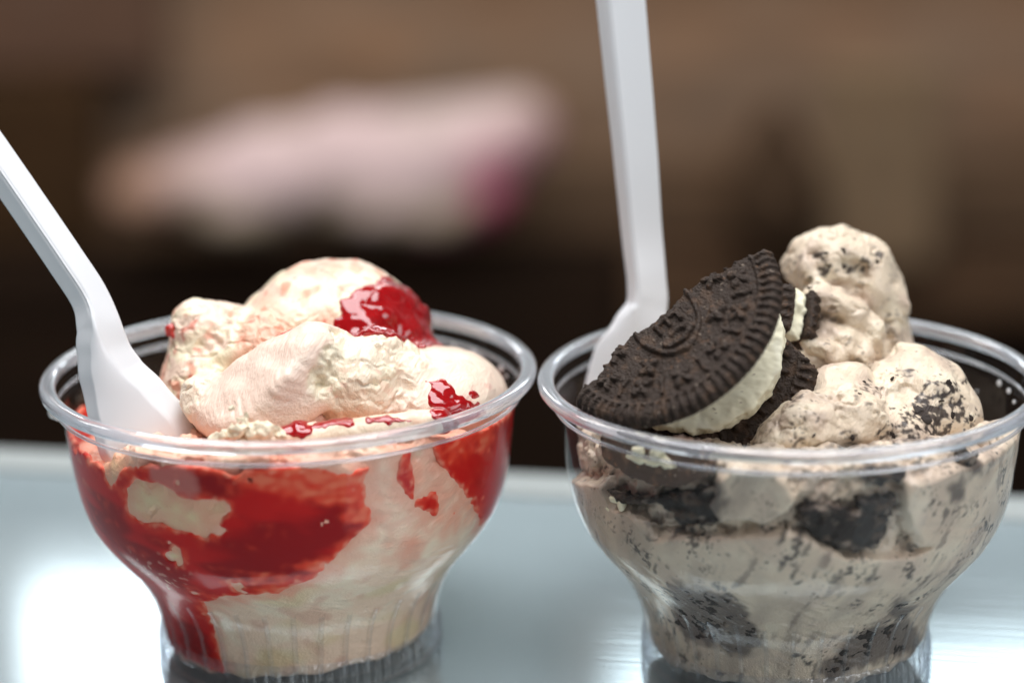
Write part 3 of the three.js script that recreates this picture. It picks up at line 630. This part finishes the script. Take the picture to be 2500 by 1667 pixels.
  const seam = [capsule(at(612, 790, 15), at(680, 762, 16), 0.5, 0.9), ellipsoid(at(396, 757, 2), [1.5, 1.3, 1.4]), capsule(at(400, 770, 3), at(440, 830, 6), 0.8, 0.4), ellipsoid(at(470, 905, 23), [0.7, 0.5, 0.7])];
  part('sauce', meshField((x, y, z) => { let d = 1e9; for (const f of seam) d = Math.min(d, f(x, y, z)); return d + 0.35 * noise(x / 1.2, y / 1.2, z / 1.2); }, ...B(370, 720, 980, 1010, -4, 42), 0.26, { color: (o, x, y, z) => { put3(o, 0.5, 0.025, 0.02); blend3(o, step(-0.1, 0.4, noise(x / 2, y / 2, z / 2)), 0.68, 0.10, 0.06); } }), sauceMaterial, t);
  // a pale drip under the left of the rim
  const drip = [ellipsoid(at(125, 945, 8), [1.4, 1.5, 1.6]), ellipsoid(at(140, 955, 11), [1.6, 1.0, 1.6])];
  part('drip', meshField((x, y, z) => smin(drip[0](x, y, z), drip[1](x, y, z), 1), ...B(95, 900, 175, 985, 4, 15), 0.25, { color: (o) => put3(o, 0.8, 0.72, 0.66) }), iceMaterial(0.25), t);
}

// ---- cookies and cream
{
  const t = thing('cookie_ice_cream', 'beige ice cream speckled with dark cookie crumbs in the right cup', 'ice cream');
  const m = iceMaterial(0.5);
  const speck = (x, y, z) => {
    const w = 0.6 * noise(x / 2, y / 2, z / 2);
    const many = 0.10 + 0.20 * noise(x / 6, y / 6 + 3, z / 6) + 0.10 * noise(x / 2.3, y / 2.3, z / 2.3 + 7), a = worley(x / 2.0 + w, y / 1.7 - w, z / 2.0), b = worley(x / 0.95 + w, y / 0.95, z / 0.95 - w);
    return Math.max(step(many + 0.07, many - 0.03, a), 0.85 * step(many * 1.1 + 0.05, many * 1.1 - 0.05, b), step(0.3, 0.48, noise(x / 4.2 + 14, y / 3 + w, z / 4.2)) * step(0.0, 0.35, noise(x / 0.9, y / 0.9, z / 0.9) + 0.15));
  };
  const beige = (amount) => (o, x, y, z) => {
    const a = fbm(x / 6, y / 5, z / 6, 3);
    put3(o, 0.735, 0.605, 0.455);
    blend3(o, step(0, 0.5, a) * 0.8, 0.84, 0.735, 0.565);
    blend3(o, step(0.0, 0.4, noise(x / 7 + 9, y / 6, z / 7)) * 0.6, 0.57, 0.435, 0.345);
    blend3(o, 0.35 * amount * step(0.15, 0.5, fbm(x / 3.5 + 4, y / 2.5, z / 3.5, 3)), 0.40, 0.32, 0.26);
    blend3(o, amount * speck(x, y, z), 0.06, 0.044, 0.038);
  };
  const cupIn = inCup(RIGHT, () => 0.9), B = (x0, y0, x1, y1, z0, z1) => { const a = at(x0, y1, (z0 + z1) / 2), b = at(x1, y0, (z0 + z1) / 2); return [[a[0] - 3, a[1] - 12, z0], [b[0] + 3, b[1] + 12, z1]]; };
  const join = (list, k, n, f, bites = []) => { const cuts = bites.map(([x, y, z, a, b, c, turn]) => ellipsoid(at(x, y, z), [a, b, c], turn ?? [0, 0, 0])); const e = list.map(([x, y, z, a, b, c, turn]) => ellipsoid(at(x, y, z), [a, b, c], turn ?? [0, 0, 0])); return (x, y, z) => { let d = 1e9; for (const g of e) d = smin(d, g(x, y, z), k); for (const g of cuts) d = smax(d, -g(x, y, z), 1.4); return d + n * (noise(x / f, y / f, z / f) + 0.8 * Math.abs(noise(x / f * 0.7 + 5, y / f * 0.7, z / f * 0.7)) - 0.2); }; };
  const smears = [[2150, 900, 40, 0.55], [2180, 915, 34, 0.5], [2125, 950, 42, 0.95], [2105, 925, 26, 0.8], [2145, 985, 30, 0.8], [2050, 985, 40, 0.6], [2090, 1000, 36, 0.5], [2200, 955, 26, 0.7], [2230, 985, 30, 0.5], [1985, 990, 26, 0.5], [1940, 578, 16, 0.8], [1945, 612, 16, 0.7], [2010, 612, 14, 0.5], [1860, 600, 26, 0.4], [1990, 880, 12, 0.5], [2010, 850, 10, 0.6]].map(([x, y, r, k]) => [at(x, y, 18), r * PXMM, k]);
  const smeared = (amount) => (o, x, y, z) => {
    beige(amount)(o, x, y, z);
    for (const [[a, b, c], r, k] of smears) { const dz = z - c, d = Math.hypot(x - a - dz * 0.08, y - b - dz * 0.28); if (d < r * 1.3) blend3(o, 0.95 * step(-0.25, 0.25, k * step(r * 1.3, r * 0.4, d) - 0.55 + 1.0 * noise(x / 1.5, y / 1.1, z / 1.5) + 0.5 * noise(x / 0.6, y / 0.6, z / 0.6)), 0.045, 0.033, 0.028); }
  };
  const shells = [], lumps = [];
  const scoop = (field, box, torn, amount) => { shells.push(field); lumps.push({ field, torn, color: smeared(amount) }); };
  const half = (k, f) => (x, y, z) => k * step(-0.3, 0.25, noise(x / f, y / f, z / f));
  // tall curl at the back
  scoop(join([[1920, 610, -8, 8.4, 7.6, 8], [1985, 640, -9, 6.8, 8, 8], [2035, 720, -10, 4.6, 9, 8], [1870, 600, -10, 4.5, 5, 6], [2010, 790, -8, 6, 8, 8], [1920, 700, -8, 8, 8, 7], [1960, 850, -6, 12, 9, 9], [1822, 618, -12, 2.5, 2.6, 3]], 2.6, 1.3, 6, [[1975, 628, 2, 4.2, 1.9, 5, [0, 0, -0.35]], [1925, 672, 2, 6.5, 1.2, 4, [0, 0, 0.15]], [2050, 790, 2, 1.6, 5, 5, [0, 0, 0.3]], [1870, 590, 0, 1.6, 4.5, 4, [0, 0, 0.3]]]), B(1770, 480, 2130, 960, -24, 8), half(0.5, 4.5), 0.9);
  // ridged folds in front of the curl
  scoop(join([[1900, 690, 2, 5.2, 3, 4, [0, 0, -0.5]], [1960, 720, 3, 5.6, 2.8, 4, [0, 0, -0.7]], [1995, 780, 3, 3.4, 5, 4], [1935, 770, 3, 6, 3, 5, [0, 0, -0.6]]], 1.2, 1.0, 3.8), B(1820, 630, 2070, 860, -6, 12), half(0.45, 3.5), 0.7, 0.28);
  scoop(join([[1895, 800, 8, 5.4, 2.3, 4, [0, 0, -0.52]], [1960, 800, 7, 5.2, 2.4, 4, [0, 0, -0.7]]], 0.7, 0.8, 3), B(1820, 740, 2040, 870, -2, 16), half(0.35, 3), 0.6, 0.28);
  // the smooth knob and the rough mass below it
  scoop(join([[1925, 890, 18, 5.8, 4.4, 5], [1965, 865, 16, 3.4, 2.6, 4], [1870, 900, 16, 3.2, 3.4, 4]], 2, 0.3, 4), B(1820, 810, 2030, 970, 8, 28), () => 0.05, 0.3, 0.3);
  scoop(join([[1850, 985, 30, 6, 6, 7], [1930, 960, 26, 9, 6, 9], [1790, 1010, 30, 5, 4.5, 6], [2010, 930, 18, 7.6, 3.4, 6, [0, 0, 0.75]], [2060, 870, 12, 5.2, 4, 5, [0, 0, 0.6]], [2090, 840, 9, 4, 4, 5]], 2.2, 1.1, 4.6), B(1720, 770, 2160, 1060, 0, 42), half(0.65, 4), 0.8, 0.3);
  // right shoulder with dark crumbs
  scoop(join([[2110, 940, 12, 10, 11, 12], [2170, 980, 12, 7, 9, 11], [2040, 1000, 22, 9, 7, 10]], 3, 0.9, 5), B(1950, 800, 2290, 1070, -6, 42), half(0.25, 5), 1.0);

  const mound = joined(lumps, 1.5);
  for (const g of pieces(meshField((x, y, z) => { const d = mound.field(x, y, z); return d > 6 ? d : smax(d, cupIn(x, y, z), 1); }, ...B(1720, 480, 2300, 1070, -24, 42), 0.3, { relief: creamRelief(mound.torn), color: mound.color }), mound.label, lumps.length)) part('scoop', g, m, t);

  // filling, seen through the wall: the smeared lower layer touches the plastic, the lumps above stand back from it
  const U = (x, z) => Math.atan2(x - RIGHT[0], z - RIGHT[1]) * 36, poly = (l) => wallPolygon(RIGHT, l);
  const smear = poly([['t', -100, 34], [1372, 1120], [1400, 1175], [1425, 1178], [1470, 1205], [1500, 1250], [1520, 1238], [1600, 1244], [1700, 1240], [1800, 1232], [1860, 1250], [1940, 1290], [2020, 1286], [2110, 1284], [2180, 1240], [2230, 1200], [2300, 1150], ['t', 110, 40], ['t', 110, 0], ['t', -100, 0]]);
  const upper = poly([[1640, 1110], [1680, 1082], [1760, 1078], [1800, 1110], [1826, 1150], [1810, 1180], [1760, 1205], [1650, 1200], [1625, 1165]]);
  const rightUpper = poly([[2200, 1080], [2290, 1045], ['t', 100, 50], ['t', 100, 28], [2200, 1260], [2120, 1260], [2080, 1180], [2100, 1120]]);
  const dark = [[[1380, 1128], [1470, 1150], [1600, 1128], [1650, 1118], [1662, 1150], [1640, 1205], [1560, 1205], [1510, 1162], [1420, 1160]], [[1836, 1180], [1900, 1160], [1960, 1185], [2030, 1172], [2052, 1225], [2020, 1262], [1960, 1272], [1890, 1243], [1850, 1214]], [[1995, 1092], [2092, 1086], [2080, 1112], [2000, 1114]], [[1985, 1158], [2070, 1148], [2062, 1186], [1990, 1190]], [[2235, 1045], [2262, 1040], [2255, 1085], [2238, 1088]], [[2185, 1125], [2215, 1110], [2210, 1150], [2190, 1155]],
    [[1545, 1335], [1600, 1352], [1660, 1372], [1705, 1402], [1730, 1442], [1752, 1486], [1700, 1500], [1640, 1482], [1580, 1466], [1548, 1432]], [[2060, 1380], [2100, 1400], [2080, 1425], [2050, 1410]], [[1990, 1440], [2090, 1430], [2120, 1480], [2000, 1520], [1900, 1560], [1880, 1540]]].map(poly);
  const gapR = (x, y, z) => {
    const u = U(x, z) + 0.8 * noise(x / 4, y / 4, z / 4), v = y + 0.6 * noise(x / 4 + 7, y / 4, z / 4), s = Math.min(polygonDistance(smear, u, v), polygonDistance(upper, u, v) + 0.4, polygonDistance(rightUpper, u, v) + 0.5);
    return 0.35 + 2.4 * step(-0.2, 1.4, s) + step(0.5, 2, s) * 1.4 * (0.3 + noise(x / 4, y / 4 + 3, z / 4));
  };
  const wall = inCup(RIGHT, () => 0.3);
  const fillField = (x, y, z) => {
    let d = wall(x, y, z);
    if (Math.abs(d) > 8) { if (d > 0) return d - 2; } else d = (d + gapR(x, y, z) - 0.3) * 0.8;
    const xx = x - RIGHT[0], zz = z - RIGHT[1], top = 48 + 0.1 * zz + 2 * noise(x / 7, 8, z / 7) - 4 * step(24, 36, xx) * step(10, -10, zz);
    d = smax(d, (y - top) * 0.9, 2);
    return smax(d, (3.6 + 1.6 * noise(x / 6, 11, z / 6) + 0.03 * xx - y) * 0.9, 2);
  };
  const lo = [RIGHT[0] - 46, 1, RIGHT[1] - 46], hi = [RIGHT[0] + 46, 57, RIGHT[1] + 46];
  part('filling', meshField(fillField, lo, hi, 0.38, {
    slack: 2.2, relief: creamRelief((x, y, z) => { const q = wallRadius(y) - Math.hypot(x - RIGHT[0], z - RIGHT[1]); return 0.8 * step(1.4, 2.8, q); }),
    color: (o, x, y, z) => {
      beige(0)(o, x, y, z);
      blend3(o, 0.45, 0.58, 0.45, 0.345);
      const u = U(x, z), n = 1.2 * noise(x / 1.9, y / 1.9, z / 1.9) + 1.0 * noise(x / 4.5, y / 4.5, z / 4.5);
      let d = 9, k = 0;
      dark.forEach((p, i) => { const q = polygonDistance(p, u, y); if (q < d) { d = q; k = i; } });
      const skew = u * 0.5 - y * 0.35, sp = Math.max(speck(x, y, z), 0.85 * step(0.30, 0.2, worley(u / 2.3 + 0.3 * noise(x / 2, y / 2, z / 2), skew / 1.25, 3)) * step(-0.15, 0.3, noise(x / 7, y / 9, z / 7)));
      blend3(o, 0.55 * step(-0.05, 0.4, noise(u / 7, skew / 3.5, 8)), 0.40, 0.31, 0.245);
      blend3(o, 0.7 * step(0.08, 0.4, noise(u / 2.6 + 0.5 * noise(x, y, z), skew / 1.3, 18)) * step(-0.1, 0.3, noise(x / 9, y / 7, z / 9 + 3)), 0.22, 0.165, 0.135);
      blend3(o, 0.9 * sp * step(-0.5, 0.05, noise(x / 12, y / 9, z / 12 + 5)), 0.06, 0.05, 0.045);
      if (d < 4) blend3(o, 0.9 * step(1.6, -0.8, d + n), 0.12, 0.09, 0.075);
    },
  }), iceMaterial(0.4), t);

  // dark chunks of cookie pressed against the plastic
  for (const [i, p] of dark.entries()) {
    const P3 = p.map(([u, h]) => { const a = u / 36, R = wallRadius(h); return [RIGHT[0] + Math.sin(a) * R, h, RIGHT[1] + Math.cos(a) * R]; }), a0 = [0, 1, 2].map((c) => Math.min(...P3.map((q) => q[c])) - 4), a1 = [0, 1, 2].map((c) => Math.max(...P3.map((q) => q[c])) + 4);
    const wet = i > 5, gap = wet ? 0.27 : 0.6;
    const field = (x, y, z) => {
      const w = (Math.hypot(x - RIGHT[0], z - RIGHT[1]) - wallRadius(y)) * 0.9, lumpy = 0.9 * Math.max(0, noise(x / 3, y / 3, z / 3 + i) + 0.1) + 0.5 * Math.max(0, noise(x / 1.4, y / 1.4, z / 1.4));
      const d = smax(w + gap + lumpy, -w - 4.5, 0.5);
      if (d > 4) return d;
      return smax(d, 0.8 * (polygonDistance(p, U(x, z), y) + 1.0 * noise(x / 2.6, y / 2.6, z / 2.6 + i) + 0.8 * noise(x / 1.1, y / 1.1, z / 1.1)), 0.6);
    };
    part('cookie_chunk', meshField(field, a0, a1, 0.27, {
      slack: 2.2, relief: (x, y, z) => 0.16 * noise(x / 0.6, y / 0.6, z / 0.6) + 0.1 * noise(x / 1.2, y / 1.2, z / 1.2),
      color: (o, x, y, z) => {
        put3(o, 0.026, 0.018, 0.014);
        blend3(o, step(0.1, 0.45, noise(x / 2, y / 1.5, z / 2)), 0.075, 0.05, 0.036);
        blend3(o, (wet ? 0.5 : 0.45) * step(0.2, 0.55, noise(x / 3.1 + 5, y / 2.2, z / 3.1) + 0.25 * noise(x / 0.8, y / 0.8, z / 0.8)), 0.42, 0.33, 0.26);
      },
    }), new THREE.MeshPhysicalMaterial({ vertexColors: true, roughness: 0.6, specularIntensity: 0.6 }), t);
  }

  const rimSmear = [capsule(at(2252, 986, 30), at(2264, 1046, 32), 1.1, 0.7), capsule(at(2236, 996, 32), at(2262, 990, 30), 1.0, 0.8), ellipsoid(at(2270, 1062, 33), [0.9, 1.6, 0.8])], s0 = at(2200, 1100, 32), s1 = at(2310, 950, 32);
  part('drip', meshField((x, y, z) => { let d = 1e9; for (const f of rimSmear) d = smin(d, f(x, y, z), 0.8); return d + 0.5 * noise(x / 1.6, y / 1.6, z / 1.6); }, [s0[0], s0[1], 26], [s1[0], s1[1], 37], 0.25, { color: beige(0.3) }), iceMaterial(0.3), t);
  // crumbs large enough to pick out, embedded in the scoops
  const r = rng(21), chunk = [0, 1, 2, 3].map((s) => {
    const g = new THREE.IcosahedronGeometry(1, 3), p = g.attributes.position;
    for (let i = 0; i < p.count; i++) { const x = p.getX(i), y = p.getY(i), z = p.getZ(i), k = 0.75 + 0.45 * noise(x * 1.1 + s * 7, y * 1.1, z * 1.1) + 0.25 * noise(x * 3 + s, y * 3, z * 3); p.setXYZ(i, x * k, y * k * 0.75, z * k); }
    g.computeVertexNormals();
    return g;
  });
  const crumbM = new THREE.MeshStandardMaterial({ color: rgb(0.035, 0.026, 0.022), roughness: 0.85 });
  for (const [x, y, z, s] of [[1936, 575, 0, 0.9], [1940, 612, 0, 0.7], [1898, 582, -1, 0.6], [2015, 600, -2, 0.6], [1760, 640, 8, 0.5], [1985, 880, 22, 0.6], [1975, 905, 22, 0.5], [2110, 940, 24, 1.1], [2130, 962, 24, 1.0], [2165, 920, 21, 0.6], [2188, 955, 21, 0.7], [2050, 1000, 32, 0.7], [1960, 1005, 38, 0.8], [2180, 880, 18, 0.7], [2230, 960, 20, 0.8], [1870, 1000, 37, 0.5], [2050, 870, 17, 0.6], [1860, 660, -2, 0.6]]) {
    const d = ray(x, y);
    let q = null;
    for (let k = 0.34; k < 0.56 && !q; k += 0.00015) { const a = (camera.position.x + d.x * k) * 1000, b = (camera.position.y + d.y * k) * 1000, e = (camera.position.z + d.z * k) * 1000; for (const f of shells) if (f(a, b, e) < 0.1) { q = [a, b, e]; break; } }
    if (!q) continue;
    const c = part('cookie_crumb', chunk[Math.floor(r() * 4)], crumbM, t);
    c.position.set(q[0] * MM, q[1] * MM, q[2] * MM);
    c.scale.set(s * MM * (0.8 + 0.8 * r()), s * MM * 0.45, s * MM * (0.8 + 0.5 * r()));
    c.rotation.set(r() * 6, r() * 6, r() * 6);
  }
}

// ------------------------------------------------------------------ sandwich cookies
const RC = 22.5;                                       // wafer radius, mm
const stroke = (x, y, x0, y0, x1, y1, w) => { const dx = x1 - x0, dy = y1 - y0, h = clamp01(((x - x0) * dx + (y - y0) * dy) / (dx * dx + dy * dy)); return step(w, w * 0.45, Math.hypot(x - x0 - dx * h, y - y0 - dy * h)); };
const oval = (x, y, cx, cy, a, b, w) => { const k = Math.hypot((x - cx) / a, (y - cy) / b); return step(w, w * 0.45, Math.abs(k - 1) * Math.min(a, b)); };
function emboss(x, y) {                                // height of the pressed pattern: 0 ground, 1 raised
  const r = Math.hypot(x, y), a = Math.atan2(y, x);
  let h = 0;
  const ringIn = Math.hypot(x / 9.6, y / 6.0) < 1;
  h = Math.max(h, oval(x, y, 0, 0, 9.6, 6.0, 0.55));
  if (ringIn) {                                        // the four letters pressed across the middle
    h = Math.max(h, oval(x, y, -6.2, 0, 1.35, 2.5, 0.6), stroke(x, y, -3.4, -2.4, -3.4, 2.4, 0.55), oval(x, y, -2.5, 1.2, 1.1, 1.2, 0.5), stroke(x, y, -2.6, 0, -1.3, -2.4, 0.55));
    h = Math.max(h, stroke(x, y, 0.9, -2.4, 0.9, 2.4, 0.55), stroke(x, y, 0.9, 2.3, 3.1, 2.3, 0.55), stroke(x, y, 0.9, 0, 2.8, 0, 0.5), stroke(x, y, 0.9, -2.3, 3.1, -2.3, 0.55), oval(x, y, 6.1, 0, 1.4, 2.6, 0.6));
  } else if (r < 18.3) {                               // florets of four petals, with bars between
    for (let ringNo = 0; ringNo < 2; ringNo++) {
      const n = ringNo ? 12 : 8, rr = ringNo ? 15.3 : 10.9, k = Math.round(a / (2 * Math.PI) * n + (ringNo ? 0.5 : 0)) - (ringNo ? 0.5 : 0), ca = k / n * 2 * Math.PI, fx = x * Math.cos(ca) + y * Math.sin(ca) - rr, fy = -x * Math.sin(ca) + y * Math.cos(ca), s = ringNo ? 1 : 0.92;
      if (ringNo === 0 && Math.abs(Math.sin(ca)) < 0.5) continue;
      for (let p = 0; p < 4; p++) { const pa = p * Math.PI / 2 + Math.PI / 4, px = fx - Math.cos(pa) * 1.35 * s, py = fy - Math.sin(pa) * 1.35 * s, u = px * Math.cos(pa) + py * Math.sin(pa), v = -px * Math.sin(pa) + py * Math.cos(pa); h = Math.max(h, step(1.15, 0.6, Math.hypot(u / 1.15, v / 0.8))); }
      h = Math.max(h, step(0.75, 0.4, Math.hypot(fx, fy)));
      const b = Math.abs(a - (Math.round(a / (2 * Math.PI) * n + (ringNo ? 0 : 0.5)) - (ringNo ? 0 : 0.5)) / n * 2 * Math.PI);
      if (ringNo && r > 13.6 && r < 17.4) h = Math.max(h, step(0.5, 0.25, b * r) * 0.85);
    }
  } else if (r < 18.9) h = Math.max(h, 0.0);
  return h;
}
function wafer(cut, { patterned = true, edgeNoise = 3, seed = 0, radius = RC, cell = 0.19, thick = 2.6 } = {}) {   // lies in x, y; pressed face towards +z; what lies on the far side of cut(x, y) > 0 is broken off
  const field = (x, y, z) => {
    const r = Math.hypot(x, y), a = Math.atan2(y, x), wear = noise(x / 1.6 + seed, y / 1.6, z / 1.6);
    const teeth = step(-0.35, 0.5, Math.cos(a * 74)) * step(18.2, 19.0, r);
    let top = thick + (patterned ? 0.8 * emboss(x + 0.16 * wear, y + 0.16 * noise(x / 1.3, y / 1.3, 5 + seed)) * (0.95 + 0.5 * noise(x / 3, y / 3, seed)) : 0);
    top = mix(top, thick + 0.55 - 1.3 * step(radius - 2.2, radius, r) * (r - radius + 2.2) / 2.2, step(18.2, 18.9, r)) - 0.55 * (1 - teeth) * step(18.7, 19.3, r);
    const outer = radius - 0.5 * (1 - teeth) * step(0.4, 1.2, z) - 0.35 * Math.pow(Math.abs(z - 1.5) / 1.5, 2);
    let d = smax(smax((z - top) * 0.7, -z, 0.3), r - outer, 0.7);
    const c = cut(x, y);
    if (c > -4) d = smax(d, c + 0.9 * noise(x / edgeNoise + seed, y / edgeNoise, z / 2) + 0.5 * noise(x / 0.9, y / 0.9, z / 0.9 + seed), 0.4);
    return d + 0.09 * noise(x / 0.8, y / 0.8, z / 0.8 + seed);
  };
  return meshField(field, [-radius - 1, -radius - 1, -1], [radius + 1, radius + 1, 4.6], cell, {
    slack: 1.8, relief: (x, y, z) => 0.10 * noise(x / 0.5, y / 0.5, z / 0.5 + seed) + 0.07 * noise(x / 1.1, y / 1.1, z / 1.1),
    color: (o, x, y, z) => {
      const n = noise(x / 2, y / 2, z / 2 + seed), f = noise(x / 0.7, y / 0.7, z / 0.7 + seed);
      put3(o, 0.036, 0.023, 0.016);
      blend3(o, step(0.1, 0.5, n) * 0.8, 0.075, 0.044, 0.027);
      blend3(o, 0.7 * step(0.3, 0.5, f) * step(0.05, 0.4, noise(x / 3 + 7, y / 3, 2)), 0.13, 0.066, 0.033);
      blend3(o, 0.8 * step(0.5, 0.58, noise(x / 0.55 + 4, y / 0.55, z / 0.55)) * step(0, 0.3, noise(x / 5, y / 5 + 8, 4)), 0.28, 0.22, 0.17);
    },
  });
}
function creamDisc(cut, radius, thick, seed) {
  const field = (x, y, z) => {
    const r = Math.hypot(x, y);
    let d = smax(Math.abs(z - thick / 2) - thick / 2, r - radius - 0.9 * noise(x / 3, y / 3, z / 3 + seed) + 0.4 * noise(x / 1.1, y / 1.1, z / 1.1), 0.8);
    const c = cut(x, y);
    if (c > -3) d = smax(d, c + 0.8 * noise(x / 2.4 + seed, y / 2.4, z / 2), 0.6);
    return d;
  };
  return meshField(field, [-radius - 1.5, -radius - 1.5, -1], [radius + 1.5, radius + 1.5, thick + 1], 0.32, {
    relief: (x, y, z) => 0.3 * noise(x / 2.2, y / 2.2, z / 2.2) + 0.12 * noise(x / 0.7, y / 0.7, z / 0.7),
    color: (o, x, y, z) => { put3(o, 0.88, 0.83, 0.62); blend3(o, 0.6 * step(0.1, 0.5, noise(x / 4, y / 4, z / 4)), 0.90, 0.87, 0.70); { const w = 1.5 * noise(x / 2, y / 2, z / 2); blend3(o, 0.75 * step(0.46, 0.58, noise(x / 0.75 + w, y / 0.75 - w, z / 0.75 + 3)) * step(0.05, 0.35, noise(x / 3.7 + 5, y / 3.7, z / 3.7)), 0.28, 0.2, 0.13); } },
  });
}
function basisFrom(x, n) {                             // rotation whose x axis lies along x and whose z axis along n
  const Z = new THREE.Vector3(...n).normalize(), X = new THREE.Vector3(...x), Y = new THREE.Vector3().crossVectors(Z, X).normalize();
  X.crossVectors(Y, Z);
  return new THREE.Quaternion().setFromRotationMatrix(new THREE.Matrix4().makeBasis(X, Y, Z));
}
const crumbWafer = new THREE.MeshPhysicalMaterial({ vertexColors: true, roughness: 0.66, specularIntensity: 0.6, bumpMap: grain, bumpScale: 0.0003 });
const creamM = new THREE.MeshPhysicalMaterial({ vertexColors: true, roughness: 0.55, specularIntensity: 0.4 });
const doubleSided = [crumbWafer, creamM];
const lobed = (x, y) => -(x + 1.6 + 0.0045 * y * y * 0.4 + (y > 6 ? -0.35 * (y - 6) * 0.6 : 0) + (y < -8 ? 0.2 * (y + 8) : 0));
{
  const c = thing('sandwich_cookie', 'broken dark chocolate sandwich cookie with pale cream, leaning on the beige ice cream', 'cookie');
  // text direction (x of the wafer) points down-right in the picture; the pressed face looks up-left and at the eye
  const n = inView(-0.45, 0.565, 0.69), q = basisFrom(inView(0.62, -0.78, 0).toArray(), n.toArray()), p = at(1541, 747, 24);
  const place = (o, q, p, dx, dy, dz) => { o.quaternion.copy(q); o.position.set(...p).add(new THREE.Vector3(dx, dy, dz).applyQuaternion(q)).multiplyScalar(MM); };
  place(part('wafer', wafer((x, y) => -(x + 1.2 + (Math.abs(y) > 9 ? -0.25 * (Math.abs(y) - 9) : 0)), { seed: 1 }), crumbWafer, c), q, p, 0, 0, 0);
  const n2 = inView(-0.12, 0.30, 0.94), q2 = basisFrom(inView(0.7, -0.7, 0).toArray(), n2.toArray()), q3 = q2.clone().multiply(new THREE.Quaternion().setFromEuler(new THREE.Euler(Math.PI, 0, 0))), p2 = at(1598, 806, 18);
  place(part('cream', creamDisc((x, y) => -(x + 1), 16.3, 3.8, 2), creamM, c), q2, p2, 0, 0, 0);
  place(part('wafer', wafer((x, y) => Math.max(-(x + 1), y - 13), { seed: 4, cell: 0.26 }), crumbWafer, c), q2, p2, 0.4, 0, -3.0);
}
{
  const c = thing('sandwich_cookie', 'broken cookie edge with cream stuck upright behind the larger cookie', 'cookie');
  const n = inView(-0.86, 0.30, 0.40), q = basisFrom(inView(0.35, 0.30, 0.88).toArray(), n.toArray()), p = at(1846, 712, 10);
  const place = (o, d, flip, dx) => { o.quaternion.copy(q); if (flip) o.quaternion.multiply(new THREE.Quaternion().setFromEuler(new THREE.Euler(Math.PI, 0, 0))); o.position.set(...p).add(new THREE.Vector3(-RC + dx, 0, d).applyQuaternion(q)).multiplyScalar(MM); };
  const cut = (x, y) => Math.max(-(x - 12), Math.abs(y) - 4.8);
  place(part('wafer', wafer(cut, { seed: 7, cell: 0.24 }), crumbWafer, c), 1.5, false, 0);
  place(part('cream', creamDisc(cut, 21.0, 3.2, 5), creamM, c), -1.6, false, 0);
  place(part('wafer', wafer(cut, { seed: 9, cell: 0.24 }), crumbWafer, c), -1.6, true, 0.3);
}
{
  const c = thing('wafer_piece', 'brown piece of plain wafer pressed against the inside of the right cup under the cookie', 'cookie');
  const w0 = onWall(RIGHT, 1505, 1128), a = w0[0] / 36, R0 = wallRadius(w0[1]) - 3.4, out = [Math.sin(a), -0.12, Math.cos(a)];
  const q = basisFrom([0.1, -1, 0.06], out);
  const w = part('wafer', wafer((x, y) => Math.max(-(x - 13), Math.abs(y - 0.5) - 11.8, x - 22.4 + 0.03 * (y - 0.5) ** 2), { seed: 12, patterned: false, cell: 0.25, thick: 2.2 }), new THREE.MeshPhysicalMaterial({ vertexColors: true, roughness: 0.7, color: rgb(3.0, 2.8, 2.8) }), c);
  w.quaternion.copy(q).multiply(new THREE.Quaternion().setFromEuler(new THREE.Euler(Math.PI, 0, 0)));
  const bits = [[1440, 1052, 10], [1465, 1060, 13], [1490, 1064, 14], [1515, 1066, 12], [1532, 1072, 9], [1455, 1040, 14], [1500, 1045, 16], [1400, 1150, 11], [1420, 1165, 13], [1390, 1170, 10]].map(([px, py, r]) => { const k = onWall(RIGHT, px, py), b = k[0] / 36, R1 = wallRadius(k[1]) - 1.2; return ellipsoid([RIGHT[0] + Math.sin(b) * R1, k[1], RIGHT[1] + Math.cos(b) * R1], [r * PXMM, r * PXMM * 0.8, 1]); }), b0 = at(1360, 1190, 40), b1 = at(1560, 1020, 40);
  part('cream', meshField((x, y, z) => { let d = 1e9; for (const f of bits) d = smin(d, f(x, y, z), 0.8); return smax(d + 0.7 * noise(x / 1.3, y / 1.3, z / 1.3), (Math.hypot(x - RIGHT[0], z - RIGHT[1]) - wallRadius(y) + 0.35) * 0.9, 0.3); }, [b0[0] - 4, b0[1] - 6, 18], [b1[0] + 4, b1[1] + 6, 54], 0.26, { color: (o) => put3(o, 0.84, 0.77, 0.56) }), creamM, c);
  w.position.set(RIGHT[0] + Math.sin(a) * R0, w0[1], RIGHT[1] + Math.cos(a) * R0).add(new THREE.Vector3(-RC, 0, 1.4).applyQuaternion(q)).multiplyScalar(MM);
}

renderer.render(scene, camera);
